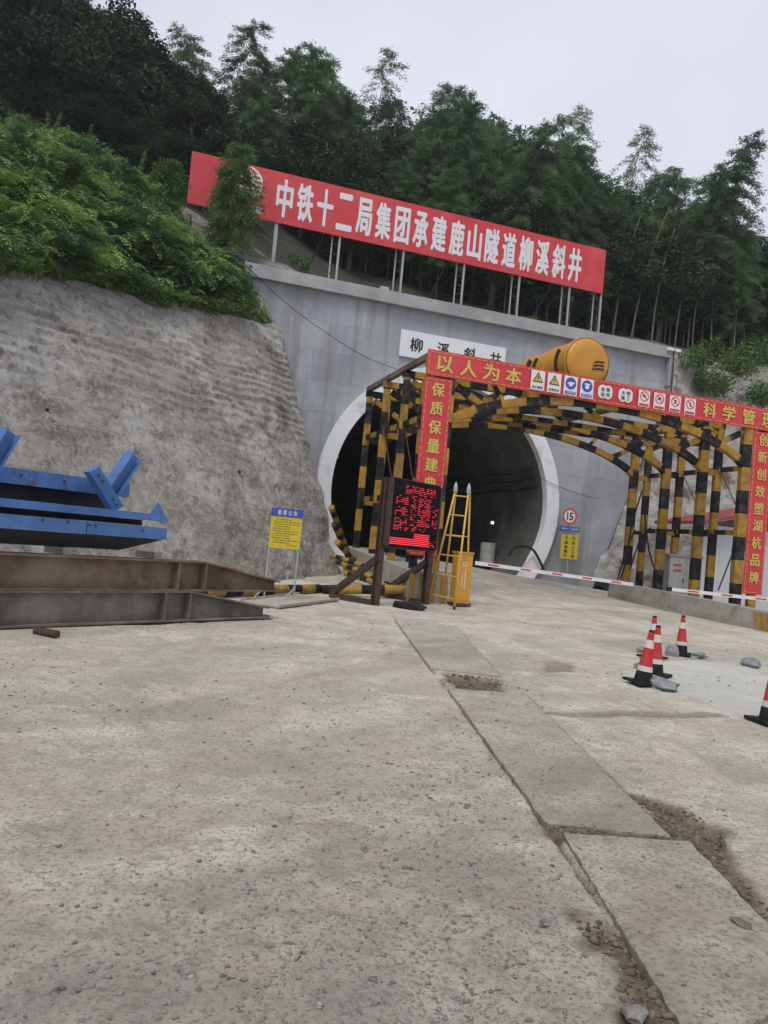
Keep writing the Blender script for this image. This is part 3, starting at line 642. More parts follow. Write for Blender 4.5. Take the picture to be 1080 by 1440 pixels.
_, n1 = noise(t, 16, 9, .8, vec=co); bp = nn(t, 'ShaderNodeBump'); bp.inputs['Distance'].default_value = .16; t.links.new(n1.outputs['Fac'], bp.inputs['Height']); t.links.new(bp.outputs[0], b.inputs['Normal'])
so_ = fastmesh('sprayed_concrete_slope', P2.reshape(-1, 3), gridfaces(*P2.shape[:2]), [shm], smooth=True)
tag(so_, 'tall rough sprayed concrete slope left of the tunnel under the ferns', 'retaining wall')
TOPROW = resample(top, 60)
for i_, (x_, y_) in enumerate(((66, 577), (336, 664))):
    rr_ = ray(x_, y_); hb_ = BVHTree.FromPolygons([tuple(map(float, p)) for p in P2[::6, ::6].reshape(-1, 3)], [tuple(map(int, f)) for f in gridfaces(*P2[::6, ::6].shape[:2])]) if i_ == 0 else hb_
    h_ = hb_.ray_cast(Vector(O3), Vector(rr_))
    if h_[0] is None: continue
    c_ = np.array(h_[0]); n_ = np.array(h_[1]); n_ = n_*np.sign(np.dot(n_, -rr_)); tag(MB().tube([c_-n_*.2, c_+n_*.05, c_+n_*.051], [.04, .04, .03], 10).build('drain_pipe', 'rubber'), ['drain pipe stub highest at the far left of the concrete slope', 'drain pipe stub beside the white streak of the concrete slope', 'drain pipe stub in the brown upper middle of the concrete slope', 'drain pipe stub low on the concrete slope above the girder ends', 'drain pipe stub near the top left of the concrete slope', 'drain pipe stub nearest the right end of the concrete slope'][i_], 'drain pipe', 'drain pipes in the concrete slope')
# fern mound above it
r0 = [p-np.array([0, 0, .05]) for p in top]
ridge = [at(-560, 60, 20), at(-230, 110, 24), at(-20, 172, 27.5), at(100, 200, 29), at(200, 286, 30.5), at(285, 402, 31), at(345, 452, 30.2)]
midr = [(a*.5+b_*.5)+np.array([0, -.6, .5]) for a, b_ in zip(r0, ridge)]
FP = loft([r0, midr, ridge], 60, 120); FN = normals(FP); FN *= np.sign(FN[..., 2:3])
FP2 = FP+FN*(.8*fbm(FP[..., 0]*.45, FP[..., 1]*.5, FP[..., 2]*.5, o=3, s=60))[..., None]
# slopes behind: bank behind the portal wall, forest floor, and beyond
rA = [at(-700, 120, 28), at(-230, 130, 30), at(-20, 185, 31), at(100, 215, 32.5), tw(-13, .9, 11.6), tw(-10, .9, 11.5), tw(-4, .9, 11.55), tw(2, .9, 11.55), tw(8, .9, 11.5), tw(13, 1.5, 11.0), tw(24, 4, 9), tw(50, 0, 9)]
rB = [at(-700, 120, 34), at(-230, 130, 34), at(-20, 190, 35), at(100, 225, 35.5), at(225, 282, 35.5), at(320, 338, 36), at(470, 402, 38), at(600, 430, 39.5), at(760, 462, 41.5), at(950, 492, 43), at(1150, 530, 44), at(1700, 560, 40)]
rC = [np.array([p[0]*1.12, p[1]+8, p[2]+k]) for p, k in zip(rB, (5, 5, 4, 4, 5, 5, 4, 3.5, 3, 2.5, 2, 2))]
rD = [np.array([p[0]*1.3, p[1]+14, p[2]+k]) for p, k in zip(rC, (7, 6, 6, 6, 6, 6, 6, 4, 1.5, 0, -2, -3))]
rE = [np.array([p[0]*1.4, p[1]+22, p[2]-6]) for p in rD]
HP = loft([rA, rB, rC, rD, rE], 110, 200); HP[..., 2] += .22*fbm(HP[..., 0]*.5, HP[..., 1]*.5, o=4, s=70)*ss(0, 8, np.arange(110))[:, None]
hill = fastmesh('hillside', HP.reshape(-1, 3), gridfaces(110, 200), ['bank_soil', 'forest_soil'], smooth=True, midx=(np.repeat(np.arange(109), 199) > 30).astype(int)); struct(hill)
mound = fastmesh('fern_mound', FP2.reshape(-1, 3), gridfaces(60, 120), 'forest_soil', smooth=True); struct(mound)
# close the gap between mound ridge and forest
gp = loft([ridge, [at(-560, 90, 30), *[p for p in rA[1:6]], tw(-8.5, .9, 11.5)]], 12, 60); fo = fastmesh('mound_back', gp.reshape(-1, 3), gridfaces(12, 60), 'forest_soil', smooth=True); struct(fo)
from mathutils.bvhtree import BVHTree
def bvh(P):
    return BVHTree.FromPolygons([tuple(map(float, p)) for p in P.reshape(-1, 3)], [tuple(map(int, f)) for f in gridfaces(*P.shape[:2])])
HB = bvh(HP)
def hz(x, y, d=12):
    r = HB.ray_cast(Vector((x, y, 200)), Vector((0, 0, -1))); return r[0].z if r[0] else d
# shotcrete slope right of the tunnel
rb = [hit(833, 806, TB, w)+zz3*-.2, at(880, 822, 34), at(960, 830, 34.5), at(1060, 835, 34), at(1180, 850, 33), at(1500, 880, 28)]
rt = [hit(941, 500, TB+w*.8, w), at(985, 512, 38), at(1040, 530, 39), at(1100, 545, 40), at(1250, 560, 40), at(1700, 580, 36)]
rm = [(a*.52+b_*.48)+np.array([0, k, 0]) for a, b_, k in zip(rb, rt, (.0, -.3, -.5, -.5, -.5, -.5))]
RP = loft([rb, rm, rt], 140, 220); RN = normals(RP); RN *= np.sign(-RN[..., 1:2])
RP2 = RP+RN*(.25*fbm(RP[..., 0]*.6, RP[..., 1]*.6, RP[..., 2]*.6, s=80)+.07*fbm(RP[..., 0]*2.5, RP[..., 2]*2.5, s=81))[..., None]
mat('rocky_slope', (.32, .305, .285), (.48, .465, .44), .9, .95, 0, .16, 5, c3=(.19, .13, .10), s3=.7, t3=(.52, .62))
tag(fastmesh('sprayed_concrete_slope', RP2.reshape(-1, 3), gridfaces(140, 220), 'rocky_slope', smooth=True), 'pale rocky sprayed slope right of the tunnel behind the striped posts', 'retaining wall')
# far hill with its wood
fx = [(-300, -40), (0, 20), (200, 160), (420, 230), (560, 215), (625, 190), (660, 190), (700, 215), (760, 255), (860, 300), (960, 345), (1060, 380), (1120, 405), (1300, 430), (1800, 480)]
fr = [at(x, y, 150) for x, y in fx]; fb = [p*[1, 0, 0]+[0, 85, 5] for p in fr]; fm = [(a+b_)/2+[0, 0, 6] for a, b_ in zip(fr, fb)]; fz = [p+[0, 60, -30] for p in fr]
FH = loft([fb, fm, fr, fz], 60, 160); FH[..., 2] += 1.2*fbm(FH[..., 0]*.12, FH[..., 1]*.12, s=90)
struct(fastmesh('far_hill', FH.reshape(-1, 3), gridfaces(60, 160), 'far_forest', smooth=True))
idx = rng.integers(0, 60*160, 9000); pts = FH.reshape(-1, 3)[idx]+rng.normal(0, 2.0, (9000, 3))*[1, 1, .5]+[0, 0, .2]
def far_leaves(p):
    V, Fs = leaf_cloud(p, rng.uniform(.8, 2.0, len(p)), 14, .5); return fastmesh('far_wood', V, Fs, 'far_forest')
FAR = pts
if 0: (tag(far_leaves(pts), 'distant wooded ridge seen hazily between the bamboo tops', 'wood'))

# ================================================================== PLANTS
def leaf_cloud(centres, radii, n_per, size, droop=0.0, aspect=.5, shell=.5, flat=1.0, upbias=.6):
    """quads spread through the outer part of many clumps"""
    Cn = np.repeat(centres, n_per, 0); R = np.repeat(radii, n_per); n = len(Cn)
    d = rng.standard_normal((n, 3)); d /= np.linalg.norm(d, axis=1, keepdims=True)
    r = R*(shell+(1-shell)*rng.random(n)**.7)*(1+.25*rng.standard_normal(n).clip(-1, 1.6))
    P = Cn+d*r[:, None]*[1, 1, flat]
    nrm = d*.6+rng.standard_normal((n, 3))*.55+[0, 0, upbias]; nrm /= np.linalg.norm(nrm, axis=1, keepdims=True)
    a = np.cross(nrm, rng.standard_normal((n, 3))); a[:, 2] -= droop; a /= np.linalg.norm(a, axis=1, keepdims=True); b = np.cross(nrm, a)
    s = size*rng.uniform(.6, 1.4, n)[:, None]
    V = np.stack([P-a*s, P+b*s*aspect, P+a*s, P-b*s*aspect], 1).reshape(-1, 3)
    return V, np.arange(4*n).reshape(-1, 4)
def broad_tree(hgt, spread, seed, nleaf=430, size=.105, m='leaf_broad'):
    random.seed(seed); r = bpy.data.objects.new('broadleaf_tree', None); C.objects.link(r); OFF[r.name] = (0, 0, 0)
    mb = MB(); top_ = np.array([random.uniform(-.4, .4), random.uniform(-.4, .4), hgt*.75])
    trunk = smoothpath([(0, 0, -.6), (random.uniform(-.2, .2), random.uniform(-.2, .2), hgt*.25), (top_[0]*.6, top_[1]*.6, hgt*.5), top_], 4)
    mb.tube(trunk, list(np.linspace(.19, .04, len(trunk))), 8); cs = []; rs = []
    for i in range(46):
        f = random.random(); z = hgt*(.28+.72*f); rr = spread*(1-.75*max(0, (f-.35)/.65)**1.6)*(.35+.75*random.random()); a = random.uniform(0, 6.28)
        c_ = np.array([math.cos(a)*rr, math.sin(a)*rr, z+random.uniform(-.4, .4)]); cs.append(c_); rs.append(random.uniform(.55, 1.15)*(1.1-.4*f))
        if i % 2 == 0:
            s_ = np.array(trunk[min(len(trunk)-1, int(len(trunk)*(.3+.6*f)))]); mb.tube(smoothpath([s_, (s_+c_)/2+[0, 0, -.25], c_], 3), [.05, .045, .04, .032, .025, .018, .012], 5)
    t_ = mb.build('trunk', 'bark', r, smooth=True)
    V, Fs = leaf_cloud(np.array(cs), np.array(rs), nleaf, size); fastmesh('crown', V, Fs, m, r); return r
def bamboo(hgt, seed, lean=1.5, lowest=.35, dens=1.0, width=1.0, m='leaf_bamboo', rad0=.055):
    random.seed(seed); g = np.random.default_rng(seed); r = bpy.data.objects.new('bamboo', None); C.objects.link(r); OFF[r.name] = (0, 0, 0)
    a = random.uniform(0, 6.28); dx, dy = math.cos(a), math.sin(a); pts = []
    for f in np.linspace(-.04, 1, 26): k = lean*max(0, f)**2.6; pts.append((dx*k, dy*k, hgt*(f-.10*max(0, f-.78)**1.3*4)))
    pts = np.array(pts)
    mb = MB(); mb.tube(pts, list(np.linspace(rad0, .008, 26)), 6); V = []
    allP = []; allD = []
    for f in np.arange(lowest, .995, .022):
        i = f*25; i0 = min(int(i), 24); c_ = pts[i0]*(1-(i-i0))+pts[min(i0+1, 25)]*(i-i0)
        L = width*(1.6*math.sin(min(1, (1.03-f)/(1.03-lowest)*1.35)*math.pi*.62)**.8+.18)
        for s_ in range(3):
            q = g.uniform(0, 6.28); l = L*g.uniform(.55, 1.15); up = g.uniform(.25, .7)
            bp_ = [c_+np.array([math.cos(q)*l*t_, math.sin(q)*l*t_, l*(up*t_-.95*t_*t_*(1.0 if f < .85 else .6))]) for t_ in (0, .35, .7, 1)]
            mb.tube(bp_, [.009, .007, .005, .003], 3, cap=False)
            nl = int(120*dens*l)+12; tq = g.uniform(.18, 1.05, nl)
            Pm = np.array([np.interp(tq, (0, .35, .7, 1), [b_[k] for b_ in bp_]) for k in range(3)]).T+g.normal(0, .10, (nl, 3))*[1, 1, .7]
            allP.append(Pm); allD.append(np.tile([math.cos(q), math.sin(q), -.5], (nl, 1)))
    P_ = np.concatenate(allP); D = np.concatenate(allD)+g.normal(0, .55, P_.shape); D /= np.linalg.norm(D, axis=1, keepdims=True)
    S = np.cross(D, g.standard_normal(P_.shape)*[.5, .5, 1]); S /= np.linalg.norm(S, axis=1, keepdims=True); l = g.uniform(.13, .27, (len(P_), 1))
    V = np.stack([P_, P_+D*l*.5+S*.021, P_+D*l, P_+D*l*.5-S*.021], 1).reshape(-1, 3)
    mb.build('trunk', 'bamboo_culm', r, smooth=True); fastmesh('crown', V, np.arange(len(V)).reshape(-1, 4), m, r); return r
stuff(tag(far_leaves(FAR), 'distant wooded ridge seen hazily between the bamboo tops', 'wood'))
# ---- ferns covering the mound: stuff
def fern_mass(pts, nrm, L0, L1, name, label, m, per=5, up=1.0):
    V = []; n = len(pts)*per; B = np.repeat(pts, per, 0); NN = np.repeat(nrm, per, 0); q = rng.uniform(0, 6.28, n); L = rng.uniform(L0, L1, n)
    h = np.stack([np.cos(q), np.sin(q), 0*q], 1)+NN*[.8, .8, .2]; h /= np.linalg.norm(h, axis=1, keepdims=True)
    side = np.cross(h, [0, 0, 1.]); side /= np.linalg.norm(side, axis=1, keepdims=True); u = up*rng.uniform(.6, 1.3, n)
    for t_ in np.linspace(.12, .97, 12):
        p = B+h*(L*t_)[:, None]+np.array([0, 0, 1.])*(L*(u*t_-1.05*u*t_*t_))[:, None]
        wd = .34*L*min(1, t_/.3)*(1.03-t_)**.75*.85; th = (.026*L)
        tg = h*1.0+np.array([0, 0, 1.])*(u*(1-2.1*t_))[:, None]
        for s_ in (-1, 1):
            tip = p+side*(s_*wd)[:, None]+tg*(wd*.35)[:, None]-np.array([0, 0, 1.])*(wd*.25)[:, None]
            mid_ = (p+tip)/2; V.append(np.stack([p, mid_+tg*th[:, None], tip, mid_-tg*th[:, None]], 1))
    V = np.concatenate(V).reshape(-1, 3)
    return stuff(tag(fastmesh(name, V, np.arange(len(V)).reshape(-1, 4), m), label, 'ferns'))
fi = rng.integers(2, 58, 2600); fj = rng.integers(1, 119, 2600); k = (fj > 28) & (fj < 113-.34*(58-fi)); fi, fj = fi[k], fj[k]
fpts = FP2[fi, fj]+rng.normal(0, .12, (len(fi), 3)); bi = rng.integers(2, 40, 330); bj = rng.integers(28, 112, 330); bi, bj = bi[bj < 110-.34*(58-bi)], bj[bj < 110-.34*(58-bi)]
fern_mass(FP2[bi, bj], FN[bi, bj], .95, 1.6, 'large_ferns', 'large drooping fern fronds on the lower half of the mound', 'leaf_fern', per=6, up=1.2)
fern_mass(fpts, FN[fi, fj], .35, .95, 'ferns', 'bright green ferns covering the mound above the sprayed concrete slope', 'leaf_fern')
# hanging fringe on the slope's edge and low leafy scrub between ferns
ej = rng.integers(10, 46, 150); ep = TOPROW[ej]+rng.normal(0, .18, (150, 3))*[1, 1, .5]+[0, -.1, .05]
V, Fs = leaf_cloud(ep+[0, -.05, .12], rng.uniform(.2, .42, 150), 110, .06, aspect=.4)
stuff(tag(fastmesh('edge_foliage', V, Fs, 'leaf_shrub'), 'leafy fringe of low plants along the top edge of the sprayed slope', 'undergrowth'))
ep = ep[:70]; fern_mass(ep+[0, 0, .1], np.tile([.3, -.5, .5], (70, 1)), .5, 1.0, 'fern_fringe', 'fern fronds hanging over the top edge of the sprayed slope', 'leaf_fern', per=4, up=.45)
si = rng.integers(3, 57, 420); sj = rng.integers(28, 118, 420); sp = FP2[si, sj]+[0, 0, .15]
V, Fs = leaf_cloud(sp, rng.uniform(.25, .6, 420), 75, .075, aspect=.45)
stuff(tag(fastmesh('undergrowth', V, Fs, 'leaf_fern'), 'low leafy undergrowth among the ferns on the mound', 'undergrowth'))
V, Fs = leaf_cloud(FP2[rng.integers(3, 59, 260), rng.integers(28, 118, 260)]+[0, 0, .3], rng.uniform(.15, .4, 260), 60, .06, aspect=.35)
V2, F2 = leaf_cloud(FP2[rng.integers(4, 56, 46), rng.integers(30, 96, 46)]+[0, 0, .25], rng.uniform(.4, .85, 46), 420, .07, aspect=.4, upbias=.9)
stuff(tag(fastmesh('undergrowth', V2, F2, 'leaf_broad'), 'dark bushy patches growing between the bright ferns', 'undergrowth'))
mb = MB(); tv = []
for i_ in range(70):
    p_ = FP2[random.randrange(8, 59), random.randrange(30, 108)]; h_ = random.uniform(.5, 1.5); d_ = np.array([random.uniform(-.3, .3), random.uniform(-.3, .3), 1])*h_; mb.tube([p_, p_+d_*.5+[.03, 0, 0], p_+d_], [.012, .008, .004], 4)
    for f_ in np.linspace(.3, 1, 9): tv.append((p_+d_*f_, .16*(1.25-f_)))
stuff(tag(mb.build('twigs', 'bark'), 'thin bare stems sticking up out of the fern mound', 'twigs'))
V3, F3 = leaf_cloud(np.array([a_ for a_, b_ in tv]), np.array([b_ for a_, b_ in tv]), 26, .055, aspect=.3)
stuff(tag(fastmesh('seedling_leaves', V3, F3, 'leaf_young'), 'pale leaves on the thin stems sticking out of the fern mound', 'seedlings'))
stuff(tag(fastmesh('undergrowth', V, Fs, 'leaf_shrub'), 'darker green seedlings scattered through the ferns on the mound', 'undergrowth'))
def shrub(loc, r_, h_, label, m='leaf_shrub', n=7, size=.07, name='shrub', group=None, per=170):
    r = thing(name, loc, label, 'shrub', group); cs = [np.array(loc)+[random.uniform(-r_, r_)*.7, random.uniform(-r_, r_)*.7, h_*random.uniform(.35, .85)] for _ in range(n)]
    mb = MB(); [mb.tube([np.array(loc)-[0, 0, .1], (np.array(loc)+c_)/2+[0, 0, .1], c_], [.03, .02, .01], 5) for c_ in cs]; mb.build('stem', 'bark', r)
    V, Fs = leaf_cloud(np.array(cs), np.array([r_*random.uniform(.45, .7) for _ in cs]), per, size); V = V-np.array(loc); fastmesh('foliage', V, Fs, m, r); return r
for (i, j, rr, hh, lab) in ((20, 90, .8, .8, 'dark leafy shrub at the lower right of the fern mound, over the slope edge'), (34, 102, .7, .7, 'rightmost leafy shrub of the fern mound, above the slope corner'),
                            (14, 82, .8, .7, 'dark shrub hanging over the slope edge below the middle of the mound'), (40, 100, .8, .8, 'leafy shrub on the right flank of the fern mound near the bare bank'),
                            (10, 66, .7, .6, 'small dark shrub at the lower edge of the ferns above the brown stained slope')):
    shrub(FP2[i, j]-[0, 0, .1], rr, hh, lab, m='leaf_broad', n=9)
for x, y, Yd, rr, lab in ((975, 515, 37.5, .9, 'leafy shrub just right of the portal wall end'), (1005, 540, 37, 1.0, 'bright shrub above the gate banner, second from the wall end'), (1040, 520, 39, 1.1, 'rounded shrub high on the right bank'),
                          (1072, 560, 37, 1.0, 'shrub at the right photo edge above the gate banner'), (1060, 500, 41, 1.2, 'dark shrub under the bamboo at the right edge'), (1000, 500, 40.5, .9, 'low shrub between the bamboo feet and the right bank')):
    shrub(at(x, y+12, Yd), rr, 1.1, lab, n=10)
for x, y, Yd, lab in ((420, 372, 36.7, 'tuft of weeds beside the second billboard post'), (740, 452, 40, 'bright green weed under the billboard near its right end'), (590, 425, 39, 'low weed between the middle billboard posts')):
    shrub(at(x, y+6, Yd), .45, .5, lab, n=4, size=.06, m='leaf_young', name='weed')
# ---- trees
BT = [(broad_tree(8, 2.6, 1), 8), (broad_tree(7, 2.9, 2), 7), (broad_tree(9, 2.4, 3), 9)]
BB = [(bamboo(13, 21, 1.8, .38), 12.6), (bamboo(12, 22, 2.4, .34, 1.15), 11.6), (bamboo(13.5, 23, 1.2, .42, .5, .95), 13.2), (bamboo(11, 24, 2.0, .3, 1.2, 1.1), 10.6)]
used = set()
def place(lib, k, px, py, Yd, label, cat, group, wide=1.0):
    root, h0 = lib[k % len(lib)]; p = at(px, py, Yd); z = hz(p[0], p[1]); s = max(.35, (p[2]-z)/h0); rz_ = random.uniform(0, 6.28)
    sc = (s**.5*wide, s**.5*wide, s)
    if id(root) not in used:
        used.add(id(root)); r = root; r.location = (p[0], p[1], z-.1); r.rotation_euler = (0, 0, rz_); r.scale = sc
    else: r = dup(root, (p[0], p[1], z-.1), rz_, sc)
    return tag(r, label, cat, group)
random.seed(5)
for i, (x, y, Yd, lab) in enumerate([(-60, -70, 40, 'dark broadleaf tree cut by the top left corner of the photo'), (20, -55, 39, 'tall dark broadleaf tree with see-through crown near the top left corner'),
        (75, -10, 41, 'dark broadleaf tree second from the left on the skyline'), (125, 10, 40, 'broadleaf tree left of the dip in the left skyline'), (170, 32, 41, 'dark broadleaf tree above the middle of the fern mound'),
        (212, 72, 42, 'broadleaf tree where the left skyline steps down'), (250, 105, 43, 'last broadleaf tree of the left skyline before the bamboo'), (285, 130, 41, 'low broadleaf tree just left of the first pale bamboo')]):
    place(BT, i, x, y, Yd, lab, 'tree', 'dark broadleaf trees on the left skyline', 1.15)
sky_bb = [(330, 28, 46, 0, 'tallest pale bamboo plume left of the billboard characters'), (300, 55, 45, 3, 'pale bamboo at the left end of the plumes'), (365, 60, 46, 1, 'bamboo plume third from the left, over the billboard emblem'),
    (402, 72, 45, 2, 'slim bamboo plume over the first billboard character'), (440, 44, 46, 0, 'broad bamboo plume over the second billboard character'), (472, 52, 47, 1, 'bamboo plume over the third billboard character'),
    (505, 100, 46, 3, 'shorter bamboo plume over the fourth billboard character'), (535, 68, 47, 2, 'thin bamboo plume over the fifth billboard character'), (572, 98, 47, 1, 'bamboo plume over the sixth billboard character'),
    (605, 92, 47, 0, 'tall bamboo plume over the seventh billboard character'), (628, 135, 48, 3, 'low bamboo plume left of the gap with the far ridge'), (690, 130, 46, 0, 'dark dense bamboo plume right of the gap with the far ridge'),
    (718, 128, 46, 1, 'tallest of the dark plume pair above the middle of the billboard'), (738, 175, 45, 3, 'drooping bamboo on the right side of the dark plume pair'), (795, 135, 45, 2, 'tall airy pale bamboo over the billboard right end'),
    (825, 162, 45, 0, 'airy bamboo just right of the tallest pale one'), (850, 190, 46, 3, 'short airy bamboo between two taller plumes'), (885, 170, 46, 2, 'pointed bamboo plume right of the billboard end'), (912, 205, 46, 1, 'drooping bamboo right of the pointed plume'),
    (955, 215, 45, 0, 'bamboo plume at the left of the big right-hand clump'), (990, 188, 45, 1, 'tallest bamboo of the right-hand clump'), (1018, 222, 46, 3, 'bamboo plume right of the tallest in the right-hand clump'),
    (1048, 238, 45, 0, 'rightmost tall bamboo plume against the sky'), (1046, 300, 44, 2, 'lower bamboo drooping at the right side of the clump')]
for x, y, Yd, k, lab in sky_bb: place(BB, k+1, x+random.uniform(-20, 20), y+random.uniform(48, 85), Yd+.8, 'lower stem beside the '+lab, 'bamboo', 'lower bamboos of the skyline', 1.25)
for x, y, Yd, k, lab in sky_bb: place(BB, k, x, y, Yd, lab, 'bamboo', 'bamboo plumes on the skyline', 1.12 if k != 2 else .95)
SX = [-100, 0, 100, 180, 250, 290, 330, 480, 560, 630, 655, 690, 740, 770, 850, 930, 1000, 1060, 1090, 1300]
SY = [-60, -30, 0, 50, 115, 150, 120, 120, 145, 160, 235, 215, 240, 260, 235, 240, 225, 300, 400, 430]
BCH = '中铁十二局集团承建鹿山隧道柳溪斜井'
def spot(x, used_={}):
    if x < 262: w_ = ('over the left photo edge', 'over the left part of the fern mound', 'over the middle of the fern mound', "over the mound's right flank")[min(3, max(0, int((x+10)//75)))]
    elif x < 385: w_ = "over the billboard's blank left end"
    elif x < 822: w_ = 'over the '+('first', 'second', 'third', 'fourth', 'fifth', 'sixth', 'seventh', 'eighth', 'ninth', 'tenth', 'eleventh', 'twelfth', 'thirteenth', 'fourteenth', 'fifteenth', 'sixteenth', 'seventeenth')[min(16, int((x-387)/25.6))]+' billboard character'
    elif x < 900: w_ = 'just right of the billboard end'
    elif x < 980: w_ = 'over the portal wall right end'
    else: w_ = 'over the right bank'
    return w_
def fill(n, x0, x1, Y0, Y1, d0, d1, lib, lab, cat, grp, wide=1.1):
    seen = {}
    for i in range(n):
        x = x0+(x1-x0)*(i+random.uniform(.1, .9))/n; k_ = spot(x); seen[k_] = seen.get(k_, 0)+1; lab_ = lab+', '+k_
        if seen[k_] > 1: lab_ += (', second', ', third', ', fourth', ', fifth')[min(3, seen[k_]-2)]
        place(lib, random.randrange(9), x, np.interp(x, SX, SY)+random.uniform(d0, d1), random.uniform(Y0, Y1), lab_, cat, grp, wide)
fill(11, -60, 330, 38, 42, 45, 110, BT, "dark broadleaf tree inside the shaded wood", 'tree', 'broadleaf trees in the shaded left wood', 1.25)
fill(8, -60, 300, 36.5, 38.5, 120, 190, BT, "low dark broadleaf at the front", 'tree', 'low trees behind the fern mound', 1.2)
fill(20, 320, 1060, 47, 52, 35, 100, BB, "bamboo in the back row of the grove", 'bamboo', 'bamboo grove behind the billboard', 1.25)
fill(20, 330, 1060, 44, 47, 80, 150, BB, "bamboo in the front row of the grove", 'bamboo', 'bamboo grove middle rows', 1.25)
fill(18, 300, 1080, 45, 50, 60, 150, BT, "dark broadleaf mixed into the grove", 'tree', 'broadleaf trees mixed into the grove', 1.35)
fill(16, 340, 1100, 49, 54, 110, 200, BT, "lowest dark tree deep in the grove", 'tree', 'low trees deep in the grove', 1.5)
fill(5, 1050, 1200, 44, 50, 10, 60, BT, "dark tree of the right slope", 'tree', 'trees at the right photo edge', 1.2)
# clearly separate pale stems at the right
for i, (x0, y0, x1, y1) in enumerate([(885, 483, 922, 340), (915, 489, 935, 365), (948, 492, 968, 380), (973, 496, 985, 400), (861, 478, 885, 350), (1000, 500, 1008, 385), (1030, 505, 1045, 370)]):
    a = at(x0, y0+4, 43+.2*i); b_ = at(x1, y1, 43.3+.2*i); top_ = b_+(b_-a)*.35+[.3, 0, 0]
    o = MB().tube(smoothpath([a, (a+b_)/2+[-.12, 0, 0], b_, top_]), list(np.linspace(.05, .02, 19)), 7).build('bamboo', 'bamboo_culm', smooth=True)
    tag(o, ['pale bare bamboo stem leaning right, most visible one right of the billboard', 'second pale bare stem right of the leaning one', 'bare stem in the middle of the right clump', 'bare stem near the security camera', 'bare stem just right of the billboard end', 'bare stem above the security camera', 'rightmost bare bamboo stem'][i], 'bamboo stem', 'bare bamboo stems at the right')
yt = bamboo(5.2, 55, .35, .14, 1.3, .66, 'leaf_young', .04); p = at(318, 354, 33.6); yt.location = (p[0], p[1], p[2]-.1); yt.scale = (1.0, 1.0, 1.02)
tag(yt, 'young yellow-green tree standing in front of the left end of the red billboard', 'tree')
pt = bamboo(2.3, 56, .1, .05, 1.6, .45, 'leaf_shrub', .03); p = at(228, 300, 31.5); pt.location = tuple(p); tag(pt, 'small tufted young pine on the ridge of the fern mound', 'young tree')

# ================================================================== BILLBOARD
Q = at(268, 250, 34.3); bl = lambda x, y: hit(x, y, Q, w)
tl, tr_, brr, bll = bl(270, 212), bl(853, 352), bl(847, 413), bl(263, 285)
zt_, zb_ = (tl[2]+tr_[2])/2, (bll[2]+brr[2])/2; uL = np.dot((tl+bll)/2-Q, e); uR = np.dot((tr_+brr)/2-Q, e)
zT = lambda u: tl[2]+(tr_[2]-tl[2])*(u-uL)/(uR-uL); zB = lambda u: bll[2]+(brr[2]-bll[2])*(u-uL)/(uR-uL)
Qb = Q*[1, 1, 0]; bp_ = lambda u, z, d=0: Qb+e*u+w*d+zz3*z
bb = thing('billboard', bp_((uL+uR)/2, zB(0)-1.5), 'long red billboard with white characters on lattice posts above the portal', 'billboard')
npan = 9
for i in range(npan):
    a, b_ = uL+(uR-uL)*i/npan, uL+(uR-uL)*(i+1)/npan-.003
    MB().prism([bp_(a, zB(a)), bp_(b_, zB(b_)), bp_(b_, zT(b_)), bp_(a, zT(a))], w*.07).build('panel', 'banner_red', bb)
txt = '中铁十二局集团承建鹿山隧道柳溪斜井'; ua = np.dot(bl(400, 283)-Q, e); ub = np.dot(bl(808, 379)-Q, e)
for i, ch in enumerate(txt):
    u = ua+(ub-ua)*i/(len(txt)-1); zc = (zT(u)+zB(u))/2; H_ = (zT(u)-zB(u))
    m = MB(); glyph(m, ch, bp_(u, zc, -.012), e, zz3, .80, H_*.76, .055); m.build('character', 'white_print', bb)
lc = bl(346, 256); m = MB(); disc(m, lc, .80, -.015, -.008, r0=.70); lu = np.dot(lc-Q, e)
for z_, l_ in ((.42, .55), (.2, .68), (-.02, .72), (-.24, .68), (-.45, .52)): m.path([lc-e*l_-w*.012+zz3*z_, lc+e*l_-w*.012+zz3*z_], .006, .085, up=zz3)
m.path([lc+zz3*.62-w*.012, lc-zz3*.62-w*.012], .10, .006, up=w)
for s_ in (-1, 1): m.path([lc+e*s_*.12+zz3*.62-w*.012, lc+e*s_*.36-w*.012, lc+e*s_*.12-zz3*.62-w*.012], .08, .006, up=w)
m.build('emblem', 'white_print', bb)
m = MB(); [glyph(m, ch, bl(329+11.5*i, 288+2.6*i)-w*.012, e, zz3, .33, .34, .03) for i, ch in enumerate('中国铁建')]; m.build('lettering', 'white_print', bb)
for i, (x, y) in enumerate(((303, 326), (385, 360), (472, 404), (562, 425), (648, 441), (726, 459), (797, 471), (842, 476))):
    f = bl(x, y); u = np.dot(f-Q, e); z0 = min(f[2], hz(f[0], f[1])-.0)-.3; wide_ = i > 1
    MB().path([bp_(u, z0, .12), bp_(u, zT(u)-.15, .12)], .10 if wide_ else .16, .08, up=w).build('support_post', 'grey_steel', bb)
    if wide_:
        MB().path([bp_(u-.32, z0, .34), bp_(u-.32, zT(u)-.15, .34)], .07, .06, up=w).build('support_post', 'grey_steel', bb)
        zr = z0+.5; k = 0
        while zr < zB(u)-.05: MB().path([bp_(u-.31, zr+(.10 if k % 2 else 0), .30), bp_(u-.02, zr+(0 if k % 2 else .10), .14)], .035, .03).build('rung', 'dark_steel', bb); zr += .48; k += 1
    if i % 2 == 0 and i: MB().path([bp_(u-.1, zT(u)-.5, .2), bp_(u-1.3, hz(f[0], f[1]+2.2)-.2, 2.2)], .05, .05).build('back_stay', 'dark_steel', bb)
